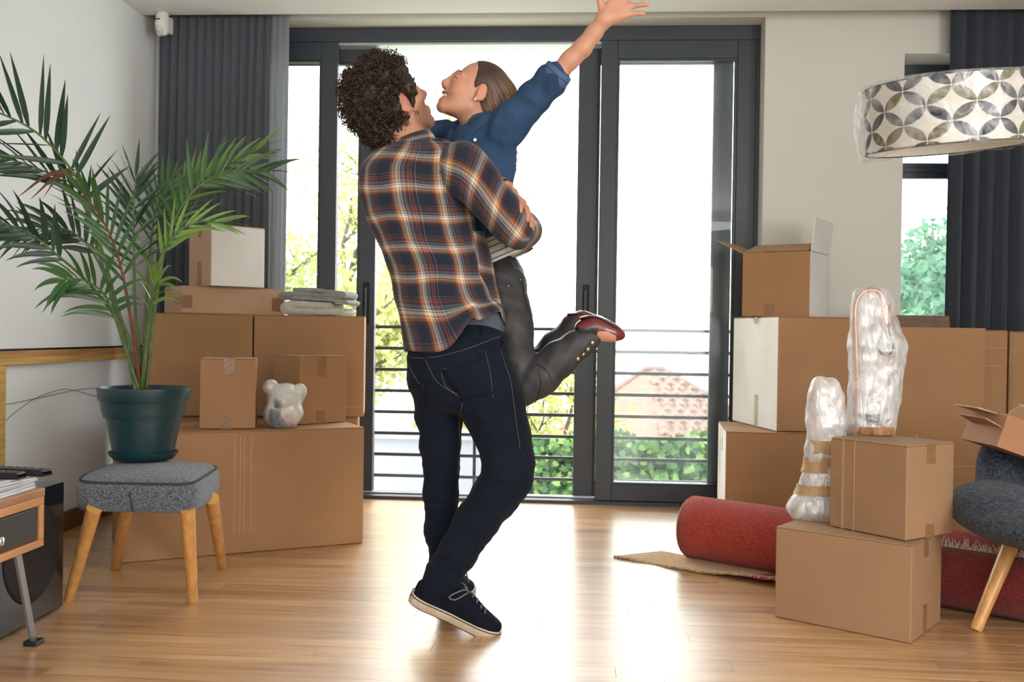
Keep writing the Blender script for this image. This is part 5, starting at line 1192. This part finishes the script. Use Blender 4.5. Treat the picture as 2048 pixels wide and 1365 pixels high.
# jeans
f = Field((-.62, 2.74, .02), (.12, 3.46, 1.02), .0045)
f.ell(D(914, 748, 3.085), (.158, .135, .125), (CX, CZ, CY_), .04); f.ell(D(912, 696, 3.08), (.150, .120, .075), ((CX*.97+CY_*.2).normalized(), CZ, (CY_*.97-CX*.2).normalized()), .03); f.ell(D(958, 672, 3.07), (.075, .10, .05), (CX, CZ, CY_), .04)
f.chain(PX((874, 765, 3.11, .086), (879, 835, 3.12, .070), (880, 890, 3.125, .062), (883, 935, 3.13, .053), (882, 985, 3.13, .0535), (884, 1060, 3.13, .053), (893, 1130, 3.13, .0505), (900, 1172, 3.13, .052)), .02)
f.chain(PX((962, 765, 3.06, .112), (985, 815, 3.045, .097), (1005, 870, 3.03, .083), (1016, 925, 3.01, .0775), (1016, 955, 3.0, .073), (990, 993, 2.995, .067), (952, 1046, 2.985, .063), (916, 1104, 2.98, .0555), (890, 1146, 2.975, .053), (880, 1168, 2.975, .0555)), .022)
f.cone(D(935, 845, 2.95), D(925, 900, 2.99), .018, .012, .02, 'cut')
wj = waves(17, (26, 44, 80), 18, (1, 1, 1.5)); wk = waves(18, (95, 130), 10, (.5, .5, 2.2))
f.wrinkle(.0018, wj); f.wrinkle(.0009, wk)
jeans, JV, JF = skin('jeans', f, M_jean, man, 2)
JN = normals(JV, JF); jq = np.array([RC.transposed() @ (Vector(v)-CAM0) for v in JV]); jpx = np.stack([1024+FPX*jq[:, 0]/-jq[:, 2], 682.5-FPX*jq[:, 1]/-jq[:, 2]], 1); front = np.where(JN @ np.array(CZ) < -.1)[0]
def on_cloth(px, py, V=JV, N=JN, pxs=jpx, fr=front, off=.001):
    """the point of the cloth surface seen at this place"""
    i = fr[np.argsort(((pxs[fr]-(px, py))**2).sum(1))[:6]]; dd = (V[i]-np.array(CAM0)) @ np.array(CZ); j = i[dd.argmin()]; d = dd.min(); return D(px, py, d)+Vector(N[j])*off
def stitch(pts, name='stitching', r=.0009, sub=6, m=None, fn_=None):
    C_ = densify(pts, sub); pp = [on_cloth(x, y_) for x, y_ in C_]; pp = [pp[0]]+[(pp[i-1]+pp[i]*2+pp[i+1])/4 for i in range(1, len(pp)-1)]+[pp[-1]]; obj(name, MB().tube(pp, r, 5), m or M_thread, man, smooth=True)
stitch([(822, 716), (860, 716), (900, 708), (940, 696), (975, 682), (1000, 674)])                       # waistband seam
stitch([(850, 716), (860, 740), (875, 765), (900, 782), (920, 795)]); stitch([(885, 738), (915, 740), (945, 733), (972, 718)]); stitch([(882, 745), (893, 775), (918, 790)])
stitch([(970, 702), (980, 745), (986, 795)]); stitch([(920, 795), (950, 788), (986, 783)]); stitch([(1000, 700), (1012, 735), (1022, 768), (1030, 830), (1040, 900)]); stitch([(818, 730), (832, 758), (840, 768)]); stitch([(925, 808), (918, 850), (920, 900), (914, 950)])
def patch(corners, name):
    n = 9; P = []
    for i in range(n):
        row = []
        for k in range(n):
            u_, v_ = k/(n-1), i/(n-1); x = (corners[0][0]*(1-u_)+corners[1][0]*u_)*(1-v_)+(corners[3][0]*(1-u_)+corners[2][0]*u_)*v_; y_ = (corners[0][1]*(1-u_)+corners[1][1]*u_)*(1-v_)+(corners[3][1]*(1-u_)+corners[2][1]*u_)*v_
            row.append(on_cloth(x, y_+(6*math.sin(PI*u_) if i == 0 else 0), off=.0022))
        P.append(row)
    o = obj(name, MB().grid(P), M_jean, man, smooth=True); s_ = o.modifiers.new('thick', 'SOLIDIFY'); s_.thickness = .0025; s_.offset = 0
patch([(884, 740), (972, 712), (986, 790), (922, 797)], 'back_pocket'); patch([(824, 752), (848, 768), (852, 812), (843, 812)], 'back_pocket')
for x, y_ in ((962, 662), (1003, 680), (852, 708)):
    pp = [on_cloth(x+dx, y_+dy, off=.002) for dx, dy in ((-1, -8), (0, 0), (1, 10))]; obj('belt_loop', MB().tube(pp, [(.005, .002)]*3, 6), M_jean, man)
# shoes
M_canvas = mat('navy canvas', (.006, .008, .016), .9, spec=.15, var=.2, vs=40, bump=.2, bs=500); M_rubber = mat('cream rubber sole', (.60, .50, .37), .6, var=.2, vs=20); M_stripe = mat('navy stripe', (.012, .014, .02), .5); M_lace = mat('grey lace', (.16, .15, .16), .9); M_tread = mat('dark tread', (.05, .035, .025), .8)
def shoe(heel, fw, up, L=.285, laces=True):
    rt, fw, up = ortho(fw, up); T_ = [0, .03, .08, .16, .3, .45, .6, .75, .88, .95, .985, 1]; W_ = [.012, .024, .031, .0355, .0345, .036, .042, .0455, .040, .031, .020, .006]; H_ = [.040, .052, .063, .070, .074, .078, .066, .043, .029, .024, .020, .014]
    def q(x, y_, z): return heel+rt*x+fw*y_+up*z
    Td = np.linspace(0, 1, 40); Td = .5-.5*np.cos(Td*PI); Wd, Hd = np.interp(Td, T_, W_), np.interp(Td, T_, H_)
    root = obj('shoe', MB().grid([[q(w*math.copysign(abs(math.cos(a))**.75, math.cos(a)), t*L, .024+h_*math.sin(a)**.8) for a in np.linspace(0, PI, 19)] for t, w, h_ in zip(Td, Wd, Hd)]), M_canvas, man, smooth=True)
    P = [[q((w+.004)*c, (t*L-.143)*1.03+.143, z) for c, z in ((-.92, 0), (-1, .004), (-1, .027), (-.93, .029), (0, .029), (.93, .029), (1, .027), (1, .004), (.92, 0))] for t, w in zip(Td, Wd)]
    mb = MB().grid(P); mb.grid([[r[0], r[-1]] for r in P]); obj('sole', mb, M_rubber, root, auto=.8)
    for sd in (-1, 1): obj('sole_stripe', MB().tube([q(sd*(w+.0045), (t*L-.143)*1.03+.143, .0255) for t, w in zip(Td, Wd)], .0016, 6), M_stripe, root)
    obj('tread', MB().grid([[q((w+.002)*c, (t*L-.143)*1.02+.143, -.0015) for c in (-1, 0, 1)] for t, w in zip(Td, Wd)]), M_tread, root)
    if laces:
        for k in range(5):
            t = .50+.062*k; w = np.interp(t, T_, W_)*.55; h_ = np.interp(t, T_, H_)
            obj('lace', MB().tube([q(-w, t*L, .024+h_*.82), q(0, (t+.015)*L, .027+h_*1.0), q(w, (t+.01)*L, .024+h_*.82)], .0024, 6), M_lace, root, smooth=True)
        a = q(.012, .49*L, .106)
        for sd, ln in ((1, .05), (-1, .045)): obj('lace', MB().tube(spline([a, a+rt*sd*.022-fw*.018+up*.004, a+rt*sd*.038-fw*ln*.9-up*.022, a+rt*sd*.034-fw*ln*.5-up*.026, a+rt*sd*.018+up*.0], 5), .0022, 6), M_lace, root, smooth=True)
    return root
hb, tb2 = D(820, 1199, 2.965), G(964, 1262, .003)
shoe(hb, tb2-hb, cv(.42, .9, -.22)); 
h2, t2_ = G(893, 1229, .001), G(921, 1195, .001); shoe(h2, t2_-h2, (0, 0, 1))
# ------------------------------- the woman
wo_at = D(985, 500, 3.27); wo = thing('person', 'woman in blue denim shirt lifted off the floor, one arm raised, heels kicked up', 'person', wo_at)
KW = .93
f = Field((-.60, 2.80, .42), (.36, 3.78, 2.06), .0046)
wsd, wf, wu = ortho(cv(-.83, .47, -.30), cv(.44, .86, .1))
wc = D(948, 186, 3.262)
Lw = head(f, wc, wsd, wf, wu, KW, False)
f.cone(Lw(0, -.025, -.06), D(955, 250, 3.28), .043, .048, .025); f.cone(D(955, 250, 3.28), D(960, 285, 3.28), .05, .06, .03)
f.chain(PX((962, 305, 3.28, .075), (964, 360, 3.28, .075), (966, 430, 3.28, .065), (980, 500, 3.28, .07), (985, 545, 3.28, .08)), .03)
f.chain(PX((925, 270, 3.36, .04), (960, 275, 3.28, .045), (1008, 258, 3.21, .04)), .02)
f.chain(PX((1018, 245, 3.20, .038), (1068, 199, 3.16, .036), (1118, 145, 3.13, .030), (1140, 120, 3.12, .0295), (1165, 96, 3.11, .0285), (1188, 66, 3.10, .0255), (1205, 45, 3.10, .0235)), .012)
f.chain(PX((925, 270, 3.37, .036), (885, 268, 3.40, .033), (845, 262, 3.32, .028), (800, 275, 3.22, .024)), .012)
hand(f, D(800, 276, 3.22), cv(-.9, -.1, -.3), cv(.3, 0, -1), 1, .85, .3)
# raised hand, fingers spread
def ph(x, y_, d=3.09): return D(x, y_, d)
for a, b, ra, rb in (((1205, 44), (1258, 28), .0200, .0125), ((1207, 40), (1258, 12), .0205, .0135), ((1207, 38), (1250, -6), .0205, .0135), ((1206, 36), (1238, -20), .020, .0135)): f.cone(ph(*a), ph(*b), ra, rb, .012)
for pts, r in ((((1256, 30), (1272, 27), (1281, 26.5), (1288, 27.5)), .0078), (((1256, 13), (1274, 11), (1287, 9), (1296, 9.5)), .0083), (((1250, -5), (1272, -12), (1286, -18), (1296, -22)), .0086), (((1238, -20), (1252, -36), (1262, -48), (1268, -56)), .0085), (((1203, 22), (1200, 2), (1200, -12), (1203, -24)), .0105)):
    f.chain([(ph(x, y_, 3.09-.004*i), r*(1.08, 1, .95, .82)[i]) for i, (x, y_) in enumerate(pts)], .005)
f.chain(PX((1000, 575, 3.22, .07), (1024, 655, 3.17, .055), (1040, 740, 3.13, .045), (1052, 778, 3.115, .036), (1085, 752, 3.11, .045), (1125, 715, 3.10, .042), (1165, 684, 3.10, .028), (1180, 668, 3.10, .027), (1215, 664, 3.10, .022)), .015)
f.chain(PX((975, 580, 3.32, .07), (1010, 660, 3.29, .055), (1045, 745, 3.27, .042), (1060, 772, 3.27, .036), (1085, 730, 3.27, .042), (1110, 695, 3.27, .035), (1145, 655, 3.27, .027), (1180, 648, 3.27, .022)), .015)
V, F_ = f.mesh(); V = relax(V, F_, 2)
body = obj('body', (V, F_), M_skin, wo, smooth=True); setcol(body, skin_cols(V, wc, wsd, wf, wu, KW, False, (.60, .30, .195)))
M_lash = mat('dark lashes', (.02, .012, .01), .7); M_teeth = mat('teeth', (.85, .82, .76), .25)
for q in (-1, 1):
    obj('eyebrow', MB().tube([Lw(q*x, y_, z) for x, y_, z in ((.013, .0935, .024), (.028, .0900, .030), (.046, .0745, .026))], [.0016, .0023, .0012], 6), mat('brown brow', (.07, .035, .02), .8) if q < 0 else bpy.data.materials['brown brow'], wo, smooth=True)
    obj('lashes', MB().tube([Lw(q*x, y_, z) for x, y_, z in ((.018, .0860, -.001), (.026, .0915, .0015), (.034, .0912, .001), (.045, .082, -.003))], [.001, .0018, .0022, .0016], 6), M_lash, wo, smooth=True)
obj('teeth', MB().grid([[Lw(.024*math.sin(a), .058+.034*math.cos(a), z+.006*abs(math.sin(a))) for a in np.linspace(-1.35, 1.35, 15)] for z in (-.061, -.0735)]), M_teeth, wo, smooth=True)
er = Lw(-.0765, -.002, -.040); er2 = Lw(.0765, -.002, -.040); er = er if (er-CAM0).dot(CZ) < (er2-CAM0).dot(CZ) else er2
obj('earring', MB().lathe([(0, -.0048), (.0034, -.0034), (.0048, 0), (.0034, .0034), (0, .0048)], 14, Matrix.Translation(er-CZ*.005-CY_*.002)), mat('pearl', (.82, .78, .70), .15, coat=.5), wo, smooth=True)
# hair
M_whair = mat('streaked hair', (.2, .1, .05), .42, attr='Col', bump=.2, bs=300, bscale=(1, 1, 1))
f = Field(wc-Vector((.2, .2, .42)), wc+Vector((.24, .22, .2)), .004)
f.ell(Lw(0, -.024, .037), Vector((.082, .100, .090))*KW, (wsd, wf, wu), .015)
f.ell(Lw(0, -.075, -.015), Vector((.062, .058, .072))*KW, (wsd, wf, wu), .025)
f.ball(Lw(0, .125, .012), .107, .006, 'cut'); f.ell(Lw(0, .065, -.060), (.12, .074, .060), (wsd, wf, wu), .008, 'cut'); 
for q in (-1, 1): f.ell(Lw(q*.074, -.008, -.012), (.024, .018, .033), (wsd, wf, wu), .006, 'cut')
f.chain(PX((1008, 190, 3.27, .046), (1006, 214, 3.275, .036), (1002, 240, 3.29, .03)), .025)
wh_, HV, HF = skin('hair', f, M_whair, wo, 2)
fl = (CX*.62-CY_*.78); ac1 = np.array(wsd); ac2 = np.array(fl.cross(wsd).normalized()); h_ = (HV @ ac1)*1.0+(HV @ ac2)*1.0
st_ = .5+.5*np.sin(h_*430+2*np.sin(h_*95))*np.cos((HV @ ac2)*170+1.3); down = np.clip(((HV-np.array(wc)) @ np.array(-wf)-.01)/.09, 0, 1)
C_ = np.array([.050, .026, .017])*(1-(st_*down)[:, None])+np.array([.42, .25, .13])*(st_*down)[:, None]; setcol(wh_, C_)
m_ = MB(); rs = random.Random(6)
for k in range(60):
    a = D(1012+rs.uniform(-4, 8), 262+rs.uniform(-6, 6), 3.33); e = D(1018+rs.uniform(-5, 7), 372+rs.uniform(-22, 6), 3.345); mid = a.lerp(e, .5)+CX*rs.uniform(.0, .03)
    m_.tube(spline([a, mid, e], 3), [.0012]*6+[.0005], 3, cap=False)
lk = obj('loose_hair', m_, mat('blond hair ends', (.45, .28, .14), .5), wo, smooth=True, kind='stuff')
# denim shirt
f = Field((-.60, 2.95, .95), (.10, 3.70, 1.95), .0045)
f.ell(D(962, 318, 3.285), (.120, .108, .175), (CX, CZ, CY_), .04); f.ell(D(962, 420, 3.285), (.093, .090, .17), (CX, CZ, CY_), .04); f.ell(D(976, 466, 3.285), (.088, .09, .05), (CX, CZ, CY_), .03)
f.chain(PX((922, 274, 3.365, .052), (960, 284, 3.285, .062), (1012, 262, 3.215, .056)), .035)
f.chain(PX((1012, 258, 3.21, .057), (1029, 237, 3.20, .0545), (1066, 200, 3.165, .0495), (1100, 164, 3.14, .0445), (1112, 151, 3.135, .043)), .022)
f.chain(PX((925, 274, 3.37, .050), (882, 272, 3.40, .046), (848, 262, 3.34, .040), (820, 262, 3.27, .038)), .022)
f.cone(D(948, 232, 3.275), D(930, 250, 3.26), .047, .040, .012, 'cut')
f.wrinkle(.0034, waves(41, (50, 80, 120), 22, (1, 1, .7))); f.wrinkle(.0014, waves(42, (110, 150), 10))
ds, SV, SF = skin('denim_shirt', f, M_chamb, wo, 2)
ax_ = (D(1135, 120, 3.12)-D(1100, 164, 3.14)).normalized(); a = D(1103, 161, 3.14)
obj('rolled_cuff', MB().tube([a, a+ax_*.004, a+ax_*.02, a+ax_*.040, a+ax_*.044, a+ax_*.040, a+ax_*.02], [.046, .0495, .0490, .0475, .044, .039, .037], 40, cap=False), M_cuff, wo, smooth=True)
obj('cuff_seam', MB().tube([a+ax_*.024+(ax_.orthogonal().normalized()*math.cos(t)+ax_.cross(ax_.orthogonal().normalized())*math.sin(t))*.0492 for t in np.linspace(0, 2*PI, 40)], .0012, 5, cap=False), M_chamb, wo)
# collar wings standing round the neck
def wing(pts, nm='collar'):
    o = obj(nm, MB().grid([[D(*p) for p in row] for row in pts]), M_chamb, wo, smooth=True); s_ = o.modifiers.new('sub', 'SUBSURF'); s_.levels = s_.render_levels = 2; s_ = o.modifiers.new('thick', 'SOLIDIFY'); s_.thickness = .004
wing([[(1000, 226, 3.27), (985, 219, 3.225), (965, 228, 3.20), (945, 240, 3.20), (922, 256, 3.215), (912, 268, 3.225)], [(1006, 238, 3.28), (990, 236, 3.205), (968, 246, 3.18), (950, 262, 3.18), (928, 278, 3.20), (918, 286, 3.215)]])
wing([[(990, 216, 3.30), (965, 226, 3.345), (935, 250, 3.34), (912, 268, 3.31)], [(998, 230, 3.33), (965, 242, 3.37), (928, 262, 3.36), (900, 282, 3.33)]])
obj('shirt_button', MB().lathe([(0, 0), (.005, 0), (.0055, .001), (.005, .002), (0, .0025)], 16, Matrix.Translation(D(950, 280, 3.172)) @ (-CZ).to_track_quat('Z', 'Y').to_matrix().to_4x4()), mat('pearl snap', (.85, .83, .8), .2), wo)
# striped tee hem
tee = obj('striped_tee', loft_px(densify([(470, 930, 1032), (498, 926, 1049), (531, 922, 1066)], 14), 3.285, .95, 64, .0015, 3, (40, 70), cap=False), mat('striped jersey', (.6, .6, .56), .9, attr='Col'), wo, smooth=True)
tv = np.array([v.co for v in tee.data.vertices])+np.array(WL[tee.name]); tp_ = np.array([RC.transposed() @ (Vector(v)-CAM0) for v in tv]); ty = 682.5-FPX*tp_[:, 1]/-tp_[:, 2]; tx = 1024+FPX*tp_[:, 0]/-tp_[:, 2]
for v, x in zip(tee.data.vertices, tx): v.co += CY_*((x-985)*.42*3.28/1990)
C_ = np.tile(np.array([.72, .73, .66]), (len(ty), 1)); C_[((ty-478) % 13) < 2.6] = (.015, .015, .018); setcol(tee, C_)
# jeans
f = Field((-.42, 2.85, .45), (.16, 3.62, 1.20), .0045)
f.ell(D(982, 552, 3.28), (.108, .110, .088), (CX, CZ, CY_), .03)
f.chain(PX((1000, 572, 3.225, .086), (1022, 652, 3.175, .0695), (1036, 730, 3.13, .0585), (1050, 777, 3.115, .0485), (1082, 753, 3.11, .058), (1122, 716, 3.105, .0545), (1156, 690, 3.10, .044), (1176, 676, 3.10, .0385)), .02)
f.chain(PX((972, 575, 3.32, .083), (1008, 655, 3.29, .068), (1042, 742, 3.275, .056), (1058, 772, 3.27, .047), (1085, 730, 3.27, .053), (1112, 692, 3.27, .046), (1142, 656, 3.27, .037), (1150, 647, 3.27, .037)), .02)
f.wrinkle(.0022, waves(51, (45, 80), 16)); f.wrinkle(.0012, waves(52, (120, 170), 10))
wjn, JV2, JF2 = skin('jeans', f, M_wjean, wo, 2)
JN2 = normals(JV2, JF2); q = np.array([RC.transposed() @ (Vector(v)-CAM0) for v in JV2]); px2 = np.stack([1024+FPX*q[:, 0]/-q[:, 2], 682.5-FPX*q[:, 1]/-q[:, 2]], 1); fr2 = np.where(JN2 @ np.array(CZ) < -.1)[0]
M_brass = mat('brass snap', (.75, .58, .36), .3, metal=.8)
for x, y_, r in ((1156, 718, .0062), (1167, 709, .0060), (1176, 699, .0062), (1185, 686, .0055), (1017, 572, .0026), (1041, 560, .0026)):
    p = on_cloth(x, y_, JV2, JN2, px2, fr2, 0.0); i = fr2[((px2[fr2]-(x, y_))**2).sum(1).argmin()]; n = Vector(JN2[i])
    obj('snap_button', MB().lathe([(0, 0), (r, 0), (r*1.02, .0012), (r*.85, .0026), (r*.55, .0018), (r*.45, .0028), (0, .003)], 18, Matrix.Translation(p) @ n.to_track_quat('Z', 'Y').to_matrix().to_4x4()), M_brass, wo, smooth=True)
def seam2(pts): C_ = densify(pts, 5); obj('seam', MB().tube([on_cloth(x, y_, JV2, JN2, px2, fr2, .0006) for x, y_ in C_], .0012, 5), mat('black seam', (.012, .012, .014), .7), wo, smooth=True)
seam2([(1042, 555), (1050, 590), (1058, 625), (1066, 650)]); seam2([(1072, 728), (1085, 735), (1096, 745), (1102, 760)]); seam2([(1076, 740), (1082, 765), (1078, 790), (1070, 806)])
# ankle shoes, soles turned up
M_ox = mat('oxblood leather', (.5, .1, .1), .28, attr='Col', coat=.25)
def boot(name, pts, solepts, d, tan):
    f = Field(D(pts[0][0], pts[0][1], d)-Vector((.12, .14, .12)), D(pts[-1][0], pts[-1][1], d)+Vector((.12, .14, .12)), .0035)
    f.chain([(D(x, y_, d-.0), r) for x, y_, r in pts], .02); V, F_ = f.mesh(); V = relax(V, F_, 2); o = obj('shoe', (V, F_), M_ox, wo, smooth=True)
    q = np.array([RC.transposed() @ (Vector(v)-CAM0) for v in V]); px = 1024+FPX*q[:, 0]/-q[:, 2]; py = 682.5-FPX*q[:, 1]/-q[:, 2]
    C_ = np.tile(np.array([.15, .022, .022]), (len(V), 1))
    if tan:
        e = py-np.interp(px, [1178, 1195, 1215, 1232], [665, 662, 663, 672]); C_[(e > 0) & (px < 1232)] = (.62, .30, .20); C_[(px < 1196-(py-662)*.12)&(py > 655)] = (.016, .016, .018)
    setcol(o, C_)
    C2 = spline([D(x, y_, d) for x, y_ in solepts], 5); obj('sole', MB().tube(C2, [(.0055, .031*min(1, .55+.9*math.sin(PI*min(1, (k+2)/(len(C2)+2))))) for k in range(len(C2))], 14, up=tuple(CY_)), mat('black sole', (.012, .012, .014), .3), o, smooth=True)
    return o
boot('near', [(1170, 660, .0345), (1188, 655, .034), (1208, 661, .0305), (1228, 667, .0225), (1242, 671, .0135)], [(1160, 638), (1178, 634), (1198, 637), (1218, 648), (1236, 661)], 3.10, True)
boot('far', [(1143, 650, .036), (1165, 646, .036), (1195, 652, .030), (1220, 660, .022)], [(1134, 630), (1160, 629), (1190, 636), (1215, 650)], 3.27, False)
